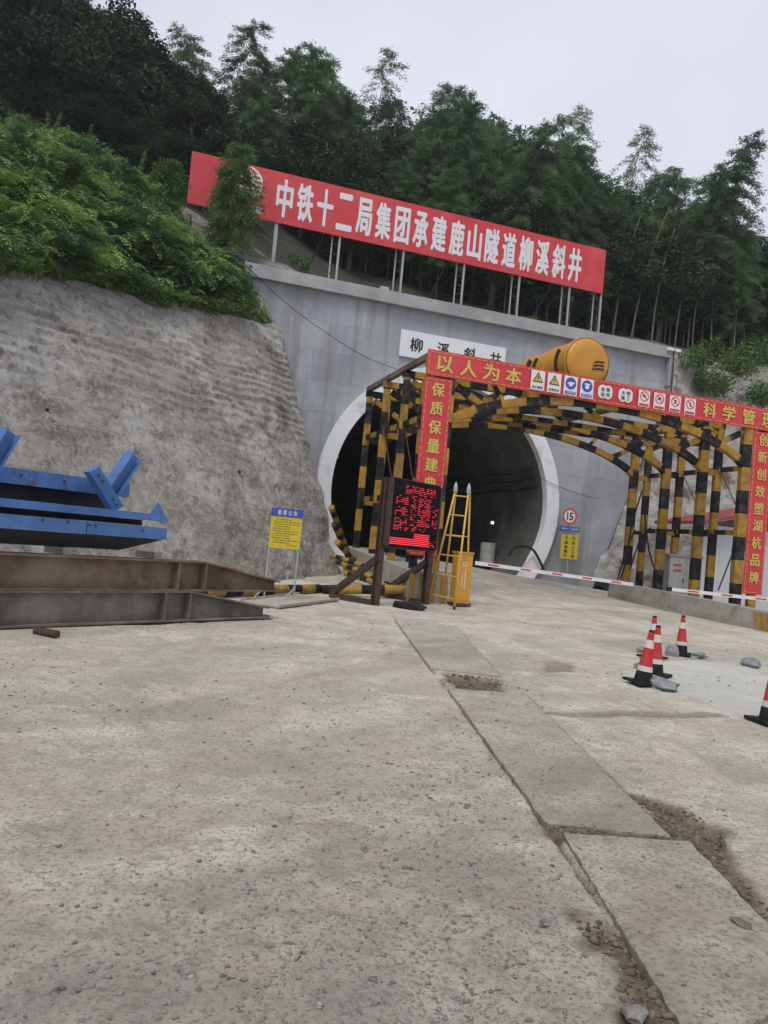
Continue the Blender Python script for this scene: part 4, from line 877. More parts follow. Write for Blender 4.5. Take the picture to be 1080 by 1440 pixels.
p = at(540, 408, 37.6); fl = thing('floodlight', p-[0, 0, .5], 'small grey floodlight box on the ground under the billboard', 'floodlight')
MB().box(p, (.42, .2, .3), YAW).build('lamp_body', 'cabinet_grey', fl); MB().path([p, p-[0, 0, .7]], .05, .05).build('stand', 'dark_steel', fl)

# ================================================================== STRIPED GATE
C0 = at(600, 508, 21.0)*[1, 1, 0]; GW = 11.85; ZT = 6.63; AF = 5.0; AP = 6.22
def G(u, d, z): return C0+e*u+w*d+zz3*z
gate = thing('gate_frame', G(GW/2, 2.8, .3), 'yellow and black striped steel gate frame of four arches before the tunnel', 'gate frame')
FR = [0, 1.9, 3.8, 5.7]
def arcz(u): x = (u-.75)/(GW-1.5)*2-1; return AF+(AP-AF)*(1-x*x)**.72 if abs(x) < 1 else AF
for fi_, d in enumerate(FR):
    for s_ in (0, 1):
        fu = (lambda u: u) if s_ == 0 else (lambda u: GW-u)
        for u, w_ in ((.75, .28), (.13, .23)):
            q = G(fu(u), d, 0); z0 = gh(q[0], q[1])-.05
            if s_ == 0: z0 = .75
            striped_bar('post', G(fu(u), d, z0), G(fu(u), d, ZT-.1), w_, w_, gate, .74, fi_+int(u < .5))
        striped_bar('tie', G(fu(.25), d, AF), G(fu(.60), d, AF), .18, .2, gate, 1.0, fi_+s_)
        striped_bar('tie', G(fu(.25), d, 2.85), G(fu(.60), d, 2.85), .16, .14, gate, 1.0, fi_+s_+1)
        striped_bar('knee_brace', G(fu(1.75), d+.02, arcz(1.75)+.1), G(fu(.3), d+.02, ZT-.2), .14, .18, gate, .45, fi_)
    # arch rib
    us = np.linspace(.80, GW-.80, 41); pts = [G(u, d, arcz(u)) for u in us]; ms = []; acc = 0; k = fi_ % 2
    for i in range(40):
        ms.append(k); acc += np.linalg.norm(pts[i+1]-pts[i])
        if acc > .62: acc = 0; k = 1-k
    MB().path(pts, .21, .22, mats=ms).build('arch_rib', YB, gate)
    striped_bar('top_beam', G(0.0, d, ZT), G(GW, d, ZT), .22, .2, gate, .6, fi_)
    if fi_ in (1, 2): striped_bar('lower_chord', G(.9, d+.14, 6.02-.1*(fi_ % 2)), G(GW-.9, d+.14, 6.02-.1*(fi_ % 2)), .12, .15, gate, .55, fi_+1)
    for k, u in enumerate(np.arange(2.4, GW-2, 2.2)): striped_bar('web', G(u, d, arcz(u)+.1), G(u+(.5 if k % 2 else -.5), d, ZT-.1), .09, .11, gate, .3, k)
for u in (.10, GW-.10, 3.9, 7.9): MB().path([G(u, -.12, ZT+.18), G(u, 5.85, ZT+.18)], .16, .16).build('rail', 'rust_steel' if u < 1 else 'dark_steel', gate)
for u in (.13, GW-.13):
    for z in (AF+.1, 2.95):
        for a, b_ in ((.12, 1.78), (2.02, 3.68), (3.92, 5.58)): striped_bar('side_rail', G(u, a, z), G(u, b_, z), .12, .16, gate, .6, 1)
for a, b_ in ((.3, 1.7), (2.1, 3.6)):
    for s_ in (.13, GW-.13): MB().tube([G(s_, a, 2.95), G(s_, b_, AF)], .018, 5).build('rod', 'dark_steel', gate)
# plinth under left posts and kerb on the right
def wallprism(name, p0, p1, z0a, z0b, h, wb, wt, m, lab, cat):
    p0, p1 = np.array(p0, float)*[1, 1, 0], np.array(p1, float)*[1, 1, 0]; d = (p1-p0)/np.linalg.norm(p1-p0); nn_ = np.array([-d[1], d[0], 0]); m_ = MB(); ks = 10; V = []
    for i in range(ks+1):
        c_ = p0+(p1-p0)*i/ks; zb = z0a+(z0b-z0a)*i/ks
        for x, z in ((-wb/2, -.3), (-wb/2, 0), (-wb/2, h*.25), (-wt/2, h*.97), (-wt/2+.03, h), (wt/2-.03, h), (wt/2, h*.97), (wb/2, h*.25), (wb/2, -.3)): V.append(c_+nn_*(x+.008*float(vn(i*1.7, z*5)))+zz3*(zb+z+.01*float(vn(i, x*9))))
    F_ = [tuple(r) for r in gridfaces(ks+1, 9)]+[tuple(range(9)), tuple(ks*9+i for i in reversed(range(9)))]
    r = thing(name, p0+zz3*z0a, lab, cat); m_.add(V, F_).build('body', m, r); return r, d, nn_
pl, _, _ = wallprism('plinth', G(.42, -.6, 0), G(.42, 6.1, 0), .15, .6, .72, 1.15, 1.05, 'kerb_concrete', 'low concrete plinth under the left gate posts behind the display board', 'plinth')
for i in range(4):
    MB().prism([G(-.15+.3*i, -.63, .1), G(.0+.3*i, -.63, .1), G(.0+.3*i, -.625, .8), G(-.15+.3*i, -.625, .8)], w*.02).build('hazard_stripe', 'yellow_paint', pl)
KA = onground(1092, 890); KB = at(860, 838, 28.6)
kb, kd, kn = wallprism('kerb_wall', KA-(KB-KA)*.12, KB, gh(KA[0], KA[1])-.05, KB[2]-.03, .58, .36, .26, 'kerb_concrete', 'low concrete barrier wall along the right side under the gate posts', 'barrier wall')
for i in range(3):
    b0 = (KA+(KB-KA)*(.0+.028*i))*[1, 1, 0]; z0 = gh(b0[0], b0[1]); sgn = 1
    q = [b0+kn*.19+zz3*z0, b0+kd*.15+kn*.19+zz3*z0, b0+kd*.3+kn*.155+zz3*(z0+.5), b0+kd*.15+kn*.155+zz3*(z0+.5)]
    MB().prism(q, kn*.006).build('hazard_stripe', 'yellow_paint', kb)
# ---- banners
BD = -.19
def gp_(px, py): return hit(px, py, G(0, BD, 0), w)
def gu(px, py): return float(np.dot(gp_(px, py)-G(0, 0, 0), e))
zt1, zb1 = gp_(602, 490)[2], gp_(600, 526)[2]
def banner(name, u0, u1, z0, z1, d, label, chars, horiz, hsz, wsz):
    r = thing(name, G((u0+u1)/2, d, z0), label, 'banner', 'red banners hung on the striped gate')
    # slightly rippled cloth
    nx, nz = (60, 6) if horiz else (6, 50); u = np.linspace(u0, u1, nx); z = np.linspace(z0, z1, nz); V = []
    for side in (0, .012):
        for zi in z:
            for ui in u: V.append(G(ui, d+side+.006+.010*float(np.clip(fbm(ui*1.6, zi*2.0, o=2, s=5), -1.3, 1.3)), zi+.012*float(vn(ui*.8, 3.1, s=6))))
    n_ = nx*nz; F_ = [tuple(x) for x in gridfaces(nz, nx)]; F_ += [tuple(i+n_ for i in reversed(f)) for f in F_]
    MB().add(V, F_).build('cloth', 'banner_red', r, recalc=False)
    m = MB(); ins = .06
    for a, b_, hz_ in (((u0+ins, z0+ins), (u1-ins, z0+ins), 1), ((u0+ins, z1-ins), (u1-ins, z1-ins), 1), ((u0+ins, z0+ins), (u0+ins, z1-ins), 0), ((u1-ins, z0+ins), (u1-ins, z1-ins), 0)):
        L = (b_[0]-a[0]) if hz_ else (b_[1]-a[1]); k = 0
        while k < L-.1:
            if hz_: m.path([G(a[0]+k, d-.012, a[1]), G(a[0]+k+.14, d-.012, a[1])], .004, .014)
            else: m.path([G(a[0], d-.012, a[1]+k), G(a[0], d-.012, a[1]+k+.14)], .014, .004, up=w)
            k += .2
    m.build('stitched_border', 'gold_print', r)
    for ch, u_, z_ in chars: m = MB(); glyph(m, ch, G(u_, d-.014, z_), e, zz3, wsz, hsz, .035); m.build('character', 'gold_print', r)
    return r
zc = (zt1+zb1)/2
ch1 = [(c_, gu(x, y), zc) for c_, x, y in (('以', 626, 510), ('人', 659, 515), ('为', 691, 521), ('本', 722, 526), ('科', 998, 573), ('学', 1025, 577), ('管', 1053, 581), ('理', 1080, 586))]
top_b = banner('top_banner', -.06, GW+1.3, zb1, zt1, BD, 'long red banner with gold characters and small safety signs across the gate top', ch1, True, .47, .50)
lz = zb1-.04
def vban(name, u0, u1, zb, words, z1st, pitch, label): return banner(name, u0, u1, zb, lz, BD+.03, label, [(c_, (u0+u1)/2, z1st-i*pitch) for i, c_ in enumerate(words)], False, .38, .38)
zl0 = gp_(617, 548)[2]; zl1 = gp_(603, 653)[2]; pit = (zl0-zl1)/4
vban('side_banner', -.06, gu(637, 540), gp_(576, 780)[2], '保质保量建典范工程', zl0, pit, 'vertical red banner on the left gate post, lower half behind the display board')
ur = gu(1048, 835)+.0; zr0 = hit(1083, 618, G(0, BD, 0), w)[2]; zr1 = hit(1060, 812, G(0, BD, 0), w)[2]
vban('side_banner', GW-.62, GW+.16, gp_(1048, 835)[2], '创新创效塑湖杭品牌', zr0-.05, (zr0-.05-zr1)/8, 'vertical red banner on the right gate post at the photo edge')
# safety signs on the top banner
def plate_(px, py, wd, hh, m='white_print'):
    u = gu(px, py); s = MB().box(G(u, BD-.022, zc), (wd, .012, hh), YAW).build('safety_sign', m, top_b); return u, s
def on(u, z, d=-.031): return G(u, BD+d, z)
for k, (x, y) in enumerate(((756, 532), (779, 536), (802, 540), (825, 543), (905.5, 556), (927, 559), (949, 563), (970, 567))):
    u, s = plate_(x, y, .44 if k < 4 else .40, .56 if k < 4 else .50); cz = zc+.07
    if k < 2:
        tri = lambda r: [on(u+r*math.cos(a), cz-.03+r*math.sin(a), -.034) for a in (math.pi/2, math.pi/2+2.094, math.pi/2+4.189)]
        MB().prism(tri(.2), w*.004).build('symbol', 'black_print', s); MB().prism([p-w*.004 for p in tri(.145)], w*.003).build('symbol', 'sign_yellow', s)
        m = MB().path([on(u, cz+.06, -.043), on(u, cz-.03, -.043)], .03, .004, up=w); m.path([on(u, cz-.06, -.043), on(u, cz-.085, -.043)], .03, .004, up=w); m.build('symbol', 'black_print', s)
        glyph_m = MB(); [glyph(glyph_m, c_, on(u-.135+.09*i, zc-.20, -.032), e, zz3, .08, .08, .02) for i, c_ in enumerate(('当心触电', '注意安全')[k])]; glyph_m.build('caption', 'black_print', s)
    elif k < 4:
        disc(MB(), on(u, cz, 0), .175, -.034, -.03).build('symbol', 'blue_print', s)
        m = MB(); disc(m, on(u, cz-.02, 0), .07, -.038, -.035, 16)
        if k == 2: m.path([on(u-.11, cz-.01, -.037), on(u+.12, cz+.02, -.037)], .05, .004, up=w)
        else: m.path([on(u-.09, cz+.06, -.037), on(u+.09, cz+.06, -.037)], .04, .004, up=w)
        m.build('symbol', 'white_print', s)
        MB().box(on(u, zc-.205), (.36, .006, .09), YAW).build('caption_strip', 'blue_print', s)
        m = MB(); [glyph(m, c_, on(u-.12+.08*i, zc-.205, -.036), e, zz3, .07, .07, .01) for i, c_ in enumerate(('必须鸣号', '戴安全帽')[k-2])]; m.build('caption', 'white_print', s)
    else:
        disc(MB(), on(u, cz, 0), .155, -.035, -.03, r0=.125).build('symbol', 'red_print', s)
        MB().path([on(u-.1, cz+.1, -.033), on(u+.1, cz-.1, -.033)], .028, .004, up=w).build('symbol', 'red_print', s)
        m = MB(); a = k*.7; m.path([on(u-.06*math.cos(a), cz-.06*math.sin(a), -.031), on(u+.07*math.cos(a), cz+.07*math.sin(a), -.031)], .05, .003, up=w); disc(m, on(u, cz+.03, 0), .035, -.0325, -.031, 10); m.build('symbol', 'black_print', s)
        MB().box(on(u, zc-.19), (.34, .006, .075), YAW).build('caption_strip', 'red_print', s)
for k, (x, y) in enumerate(((851, 547), (879.5, 552))):
    u = gu(x, y); m = MB()
    for dx, dz in ((-.09, .05), (.09, .05), (-.09, -.05), (.09, -.05), (0, 0)): disc(m, on(u+dx, zc+dz, 0), .155, -.02-.0006*(dx*100+dz*10), -.012, 20)
    s = m.build('safety_sign', 'white_print', top_b); m = MB()
    for i, c_ in enumerate(('有限空间', '文明施工')[k]): glyph(m, c_, on(u-.09+.18*(i % 2), zc+.07-.15*(i//2), -.034), e, zz3, .12, .11, .02)
    m.build('caption', 'black_print', s)
# ---- yellow ventilation fan on the gate
fc = at(826, 510, 23.4); FRd = .80
fan = thing('ventilation_fan', fc-zz3*FRd, 'big yellow cylindrical ventilation fan lying on top of the gate frame', 'ventilation fan')
Lf = 3.6; prof = [(0, FRd*.97), (.02, FRd), (.12, FRd), (.13, FRd*.95), (1.3, FRd*.95), (1.31, FRd), (1.39, FRd), (1.4, FRd*.95), (2.9, FRd*.95), (2.91, FRd), (2.99, FRd), (3.0, FRd*.95), (Lf-.05, FRd*.95), (Lf, FRd*.93)]
MB().tube([fc+w*a for a, b_ in prof], [b_ for a, b_ in prof], 48, cap=False).build('casing', 'fan_yellow', fan, smooth=False)
MB().tube([fc+w*a for a in (-.13, -.125, -.10, -.05, .03)], [.04, FRd*.45, FRd*.72, FRd*.9, FRd*.965], 48).build('end_cover', 'fan_yellow', fan, smooth=True)
MB().tube([fc+w*a for a in (Lf-.1, Lf-.02)], FRd*.86, 32).build('end_cover', 'fan_yellow', fan)
m = MB()
for i in range(3): m.path(smoothpath([fc+e*(.10+.03*i)+zz3*(-.22+.11*i)-w*.14, fc+e*.30+zz3*(-.17+.11*i)-w*.135, fc+e*.52+zz3*(-.16+.11*i)-w*.12], 4), .012, .05, up=zz3)
m.build('emblem', 'black_print', fan)
for a in (.5, 1.9, 2.3):
    A = [math.radians(q) for q in range(150, 212, 6)]
    MB().path([fc+w*a-e*FRd*.955*math.cos(math.pi-q)*1.0+zz3*FRd*.955*math.sin(math.pi-q) for q in A], .22 if a != 2.3 else .3, .012, up=w).build('lettering_band', 'black_print', fan)
for a in (.6, 2.9):
    MB().box(fc+w*a-zz3*(FRd*.9+.02), (1.5, .18, .34), YAW).build('cradle', 'dark_steel', fan)
MB().tube([fc+w*.6-zz3*.1, fc+w*.6+zz3*(FRd+.1)], .0, 4).build('lifting_eye', 'dark_steel', fan) if False else None

# ================================================================== THINGS ROUND THE GATE
# barrier machine and arms
cb0 = onground(645, 851); bx = thing('barrier_machine', cb0, 'orange barrier machine box standing behind the yellow ladder', 'barrier machine')
MB().box(cb0+zz3*.72, (.44, .34, 1.34), YAW).build('housing', 'cabinet_orange', bx); MB().box(cb0+zz3*1.41, (.48, .38, .05), YAW).build('lid', 'cabinet_orange', bx)
MB().box(cb0+zz3*.03, (.5, .42, .08), YAW).build('base_plate', 'dark_steel', bx)
MB().box(cb0+zz3*.70-w*.176, (.34, .012, 1.1), YAW).build('door', 'cabinet_orange', bx)
m = MB(); c_ = cb0-w*.186
m.path([c_+e*.03+zz3*.45, c_+e*.03+zz3*.98], .02, .004, up=w); m.path([c_-e*.05+zz3*.5, c_-e*.05+zz3*.9], .012, .004, up=w); disc(m, c_+zz3*1.1+w*.002, .06, -.004, 0, 14, r0=.04); m.build('emblem', 'white_print', bx)
def arm(name, p0, p1, lab, first):
    p0, p1 = np.array(p0), np.array(p1); L = np.linalg.norm(p1-p0); d = (p1-p0)/L; pts = [p0]; ms = []; k = first; red = 0
    while k < L: pts.append(p0+d*k); ms.append(red); k += (.20 if not red else .92)*1.0; red = 1-red; 
    pts.append(p1); ms.append(red); 
    r = thing(name, p0, lab, 'barrier arm', 'barrier arms across the gateway'); MB().path([p0, p1], .045, .10).build('pole', 'bar_white', r); sd_v = np.cross(d, zz3); sd_v *= np.sign(-sd_v[1])
    k = first
    while k < L-.3: MB().path([p0+d*k+sd_v*.024, p0+d*(k+.34)+sd_v*.024], .004, .045).build('red_mark', 'red_print', r); k += 1.05
    MB().path([p0-d*.02, p0+d*.14], .06, .125).build('end_fitting', 'rubber', r); return r
p0 = cb0+zz3*1.17+e*.2-w*.05; p1 = at(890, 822, 22.8); arm('boom_barrier', p0, p1, 'white barrier arm with red marks from the orange machine towards the right wall', .55)
p0 = at(938, 828, 22.6); p1 = at(1160, 852, 23.0); arm('boom_barrier', p0, p1, 'white barrier arm with red marks at the right edge over the barrier wall', .62)
# ladder
lf = [onground(601.5, 848), onground(638.5, 857), onground(621.5, 846), onground(655.5, 852)]; Yl = (lf[0][1]+lf[3][1])/2
tops = [at(640.5, 689, Yl), at(659, 691, Yl+.05), at(641.5, 689, Yl+.12), at(661, 691, Yl+.17)]
ld = thing('step_ladder', (lf[0]+lf[3])/2, 'tall yellow trestle ladder standing right of the display board', 'ladder')
for a, b_ in zip(lf, tops): MB().tube([a+zz3*.05, b_], .028, 8).build('rail', 'ladder_yellow', ld, smooth=True)
for a in lf: MB().tube([a, a+zz3*.07], .035, 8).build('foot', 'rubber', ld)
for t_ in (tops[0], tops[1]): MB().tube([t_-zz3*.05, t_+zz3*.1, t_+zz3*.22], [.06, .055, .01], 8).build('tip_cap', 'grey_steel', ld)
for f in (.08, .26, .43, .60, .78, .95):
    MB().tube([lf[0]+(tops[0]-lf[0])*f, lf[1]+(tops[1]-lf[1])*f], .02, 6).build('rung', 'ladder_yellow', ld)
    if f in (.26, .60, .95): MB().tube([lf[2]+(tops[2]-lf[2])*f, lf[3]+(tops[3]-lf[3])*f], .016, 6).build('rung', 'ladder_yellow', ld)
# display board
Lb, Rb = onground(530, 852), onground(600, 850); Lb = Lb*[1, 1, 0]; Rb = Rb*[1, 1, 0]; le = (Rb-Lb)/np.linalg.norm(Rb-Lb); ln = np.array([le[1], -le[0], 0]); LWd = np.linalg.norm(Rb-Lb)
dbt = thing('display_board', (Lb+Rb)/2, 'black electronic display board with red lines on a rusty steel stand', 'display board')
for q in (Lb, Rb):
    ibeam_m = MB(); ibeam_m.path([q, q+zz3*3.12], .17, .015, up=ln); ibeam_m.path([q-ln*.14, q-ln*.14+zz3*3.12], .17, .015, up=ln); ibeam_m.path([q-ln*.07, q-ln*.07+zz3*3.12], .012, .12, up=ln)
    ibeam_m.build('post', 'dark_steel', dbt)
    bk = q-ln*1.55; bk[2] = gh(bk[0], bk[1])
    MB().path([q-ln*.1+zz3*1.15, bk+zz3*.1], .13, .15).build('brace', 'dark_steel', dbt); MB().path([q-ln*.1+zz3*.07, bk+zz3*.07], .16, .12).build('foot_beam', 'dark_steel', dbt)
zb2, zt2 = 1.44, 3.12; lb = lambda s_, z, d=0: Lb+le*s_*LWd+ln*d+zz3*z
m = MB().prism([lb(.02, zb2, .03), lb(.98, zb2, .03), lb(.98, zt2, .03), lb(.02, zt2, .03)], ln*.12); bdy = m.build('cabinet', 'led_black', dbt)
m = MB()
for a, b_ in (((.0, zb2), (1., zb2)), ((0., zt2), (1., zt2)), ((0., zb2), (0., zt2)), ((1., zb2), (1., zt2))): m.path([lb(a[0], a[1], .1), lb(b_[0], b_[1], .1)], .05, .05) if a[1] == b_[1] else m.path([lb(a[0], a[1]+.03, .1), lb(b_[0], b_[1]-.03, .1)], .05, .14, up=ln)
m.build('frame', 'dark_steel', dbt)
m = MB(); random.seed(3); NR = 34
def dash(a, b_, r_, hh=.015): z = zt2-.10-(zt2-zb2-.14)*r_/NR; m.prism([lb(a, z, .153), lb(b_, z, .153), lb(b_, z+hh, .153), lb(a, z+hh, .153)], ln*.003)
for r_ in range(1, NR):
    if r_ < 6: segs = [(.26, .88, .75)]
    elif r_ < 23: segs = [(.09, .33, .7 if (r_ % 6) else .15), (.39, .50, .55), (.54, .80, .8 if (r_ % 6) else .2), (.85, .96, .5 if r_ > 9 else 0)]
    elif r_ < 26: segs = [(.08, .24, .55), (.30, .38, .6), (.44, .54, .7), (.6, .72, .4)]
    elif r_ < 27: segs = []
    elif r_ < 30: segs = [(.5, .82, 1)]
    else: segs = [(.03, .82, 1), (.82, .95, .6)]
    for a, b_, pr in segs:
        if pr == 1: dash(a, b_, r_, .026); continue
        x = a
        while x < b_:
            l = random.uniform(.01, .05)
            if random.random() < pr: dash(x, min(x+l, b_), r_)
            x += l+random.uniform(.006, .02)
m.build('red_pixels', 'led_red', dbt, recalc=True)
tag(MB().tube([at(598, 780, 20.6), onground(573, 842)+zz3*.02], .014, 6).build('rod', 'bar_white'), 'thin pale rod leaning under the display board', 'rod')
# black jacket on the ground
def lump(name, px, py, s, m, lab, cat, sd):
    p = onground(px, py); bm = bmesh.new(); bmesh.ops.create_icosphere(bm, subdivisions=4, radius=1); me = bpy.data.meshes.new(name)
    for v in bm.verts:
        c = v.co; k = 1+.5*float(fbm(c.x*1.4+sd, c.y*1.4, c.z*1.4, o=4, s=sd)); z = max(c.z, -.15)*k; v.co = Vector((c.x*k*s[0], c.y*k*s[1], z*s[2]))
    bm.to_mesh(me); bm.free(); me.materials.append(M[m]); o = bpy.data.objects.new(name, me); C.objects.link(o); o.location = (p[0], p[1], p[2]+.02); o.rotation_euler = (0, 0, -.5)
    me.polygons.foreach_set('use_smooth', [True]*len(me.polygons)); return tag(o, lab, cat)
lump('jacket', 575, 856, (.36, .22, .14), 'black_cloth', 'crumpled black cloth lying on the ground before the display board', 'cloth', 4)
# notice board
na_, nb_ = onground(371, 844)*[1, 1, 0], onground(414, 843)*[1, 1, 0]; nb_ = na_+np.array([.74, .25, 0])*.86; ne = (nb_-na_)/np.linalg.norm(nb_-na_); nw = np.linalg.norm(nb_-na_); n2 = np.array([ne[1], -ne[0], 0])
nbd = thing('notice_board', (na_+nb_)/2, 'yellow notice with blue header on two thin posts before the concrete slope', 'notice board')
for q in (na_, nb_):
    MB().path([q, q+zz3*2.08], .035, .035).build('post', 'grey_steel', nbd); MB().path([q+zz3*.32+n2*.0, q-n2*.0-ne*.30+n2*.25+zz3*.02], .03, .03).build('brace', 'grey_steel', nbd)
nc = (na_+nb_)/2; MB().box(nc+n2*.03+zz3*1.62, (nw+.04, .015, .86), math.atan2(ne[1], ne[0])).build('yellow_sheet', 'sign_yellow', nbd)
MB().box(nc+n2*.04+zz3*2.0, (nw+.05, .02, .18), math.atan2(ne[1], ne[0])).build('blue_header', 'blue_print', nbd)
m = MB(); [glyph(m, c_, nc+n2*.052+ne*(-.18+.12*i)+zz3*2.0, ne, zz3, .09, .11, .02) for i, c_ in enumerate('重要公告')]; m.build('lettering', 'white_print', nbd)
m = MB()
for i in range(12):
    x0, x1 = (-.3 if i % 3 else -.24), random.choice((.32, .32, .1)); z = 1.84-.052*i
    if i == 11: x0, x1 = .05, .3
    x = x0
    while x < x1-.03: l = random.uniform(.03, .1); m.path([nc+n2*.039+ne*x+zz3*z, nc+n2*.039+ne*min(x+l, x1)+zz3*z], .003, .012); x += l+.02
m.build('print_lines', 'black_print', nbd)
sh = thing('flat_sheet', onground(405, 848), 'flat dusty board lying on the ground under the yellow notice', 'board')
q = [onground(x, y)+zz3*.02 for x, y in ((338, 848), (392, 857), (476, 846), (420, 838))]; MB().prism(q, zz3*.03).build('sheet', 'plank', sh)
for a, b_ in ((0, 3), (1, 2)): MB().path([q[a]+zz3*.05, q[b_]+zz3*.05], .05, .04).build('batten', 'plank', sh)
# striped pipes
def spipe(p0, p1, r_, lab, seg=.62, st=0, grp='striped pipes lying by the gate'):
    pts, ms = stripes(p0, p1, seg, st); o = MB().tube(pts, r_, 16, mats=ms).build('striped_pipe', YB); return tag(o, lab, 'pipe', grp)
random.seed(9)
pa, pb_ = gz(236, 843), gz(448, 836); dd = (pb_-pa)/np.linalg.norm(pb_-pa)
spipe(pa+zz3*.13, pb_+zz3*.15, .125, 'thick yellow and black striped pipe on the ground behind the notice board')
spipe(gz(452, 837)+zz3*.15, onground(575, 836)+zz3*.13, .125, 'thick striped pipe on the ground behind the display board stand', st=1)
for k, (a, b_, Y0, Y1, lab) in enumerate((((466, 713), (480, 790), 24.6, 25.4, 'topmost striped pole leaning in the left of the tunnel mouth'), ((470, 737), (484, 800), 24.4, 25.2, 'lower striped pole leaning at the foot of the concrete slope'), ((474, 762), (500, 806), 24.2, 24.8, 'short striped pole at the bottom of the leaning bundle'))):
    p0, p1 = at(*a, Y0), at(*b_, Y1)+[.25, 1.4, 0]; spipe(p0, p1, .10, lab, .28, k, 'striped poles left of the gate')
for k, (a, b_, Y0, Y1, lab) in enumerate((((468, 781), (530, 803), 24, 22.5, 'upper striped bar lying across the plinth foot'), ((474, 790), (545, 822), 23.4, 21.5, 'middle striped bar sloping down behind the display stand'), ((486, 806), (560, 830), 22.8, 21.0, 'lowest striped bar sloping down behind the display stand'))):
    spipe(at(*a, Y0), at(*b_, Y1), .075, lab, .3, k, 'striped bars behind the display stand')
# cones
def cone_proto():
    r = bpy.data.objects.new('traffic_cone', None); C.objects.link(r); OFF[r.name] = (0, 0, 0)
    MB().box((0, 0, .018), (.36, .36, .035)).build('base', 'rubber', r)
    rr = lambda z: .115-.085*z/.70; pr = [.035, .17, .235, .47, .57, .685, .70]
    def ring(nm, a, b_, m, gr=0): MB().tube([(0, 0, a), (0, 0, b_)], [rr(a)+gr, rr(b_)+gr], 24, cap=False).build(nm, m, r, smooth=True)
    ring('body', .036, .685, 'cone_red'); ring('lower_sleeve', .036, .17, 'rubber', .004); ring('reflective_band', .17, .235, 'cone_white', .004); ring('reflective_band', .47, .575, 'cone_white', .004)
    MB().tube([(0, 0, .675), (0, 0, .70), (0, 0, .705)], [rr(.675)+.003, rr(.7)+.003, .02], 16).build('tip', 'rubber', r); return r
cone = cone_proto()
for i, (x, y, rx, ry, lab) in enumerate(((903, 963, .03, .10, 'nearest left traffic cone, tilted, with a concrete lump at its foot'), (920.5, 951, 0, 0, 'middle traffic cone of the left three, half hidden by the tilted one'), (917, 926, 0, -.02, 'farthest traffic cone of the left three, only its top showing'),
        (957, 921, 0, 0, 'traffic cone standing alone at the rear between two concrete lumps'), (1083, 1019, .0, .03, 'traffic cone cut by the right edge of the photo'))):
    p = onground(x, y); c_ = cone if i == 0 else dup(cone, p, random.uniform(0, 1.5)); c_.location = tuple(p+zz3*.012); c_.rotation_euler = (rx, ry, [.3, .8, .5, 1.1, .2][i]); tag(c_, lab, 'traffic cone', 'red and white traffic cones')
# electrical cabinet, hoses, shed, rubble behind the posts
cp = at(958, 826, 28.2); cp[2] = gh(cp[0], cp[1]); ec = thing('electrical_cabinet', cp, 'grey electrical cabinet behind the right striped posts', 'electrical cabinet')
MB().box(cp+zz3*1.0, (1.15, .6, 1.75), YAW-.35).build('body', 'cabinet_grey', ec); MB().box(cp+zz3*1.9, (1.25, .7, .07), YAW-.35).build('roof', 'grey_steel', ec); MB().box(cp+zz3*.05, (1.1, .55, .16), YAW-.35).build('base', 'kerb_concrete', ec)
ce = np.array([math.cos(YAW-.35), math.sin(YAW-.35), 0]); cn = np.array([ce[1], -ce[0], 0])
for s_ in (-.28, .28): MB().box(cp+zz3*1.0+cn*.305+ce*s_, (.52, .012, 1.6), YAW-.35).build('door', 'cabinet_grey', ec)
for k in range(2): MB().box(cp+zz3*(1.55-.2*k)+cn*.315-ce*.3, (.3, .008, .07), YAW-.35).build('warning_label', 'red_print', ec)
MB().box(cp+zz3*1.0+cn*.32-ce*.06, (.03, .03, .16), YAW-.35).build('handle', 'dark_steel', ec)
s0 = at(985, 840, 30.5)*[1, 1, 0]; sd_ = thing('site_shed', s0, 'pale panel shed with a dark red roof behind the right gate posts', 'shed')
for i in range(5): MB().box(s0+e*(.6+1.15*i)+w*.5+zz3*1.75, (1.14, .08, 3.5), YAW).build('wall_panel', 'shed_panel', sd_)
MB().prism([s0+e*-.3+w*-.2+zz3*3.45, s0+e*5.9+w*-.2+zz3*4.9, s0+e*5.9+w*-.2+zz3*5.03, s0+e*-.3+w*-.2+zz3*3.58], w*3).build('roof', 'shed_roof', sd_)
MB().prism([s0+e*.02+w*.56+zz3*3.4, s0+e*5.8+w*.56+zz3*3.4, s0+e*5.8+w*.56+zz3*4.8], w*.05).build('gable', 'rust_steel', sd_)
for i, pts in enumerate(([(903, 690), (888, 740), (880, 790), (872, 815)], [(915, 742), (900, 760), (886, 800)], [(905, 705), (912, 770), (925, 815)], [(893, 745), (880, 775), (868, 818)])):
    tag(MB().tube(smoothpath([at(x, y, 29.4-.2*i) for x, y in pts]), .03, 6).build('hose', 'rubber', smooth=True), ['longest black hose hanging behind the far pair of striped posts', 'short black hose between the far pair of posts and the cabinet', 'thin black hose left of the grey cabinet', 'black hose nearest the portal wall behind the far posts'][i], 'hose', 'black hoses behind the far posts')
for i, (x0, y0, x1, y1) in enumerate(((1043, 745, 1010, 830), (1030, 770, 1025, 850))): tag(MB().tube([at(x0, y0, 27), at(x1, y1, 26.4)], .025, 6).build('rod', 'dark_steel'), ['dark rod leaning against the shed, lower end left', 'dark rod standing nearly upright before the shed'][i], 'rod')
for i, (x, y, s_) in enumerate(((800, 822, .22), (822, 826, .3), (842, 829, .25), (855, 832, .2))):
    stone('rubble_stone', x, y, (s_, s_*.8, s_*.45), ['leftmost dark stone at the foot of the warning board', 'biggest dark stone of the rubble under the barrier arm', 'dark stone just left of the barrier wall end', 'small dark stone touching the barrier wall end'][i], 'stone', m='dark_rock', group='rubble before the barrier wall')
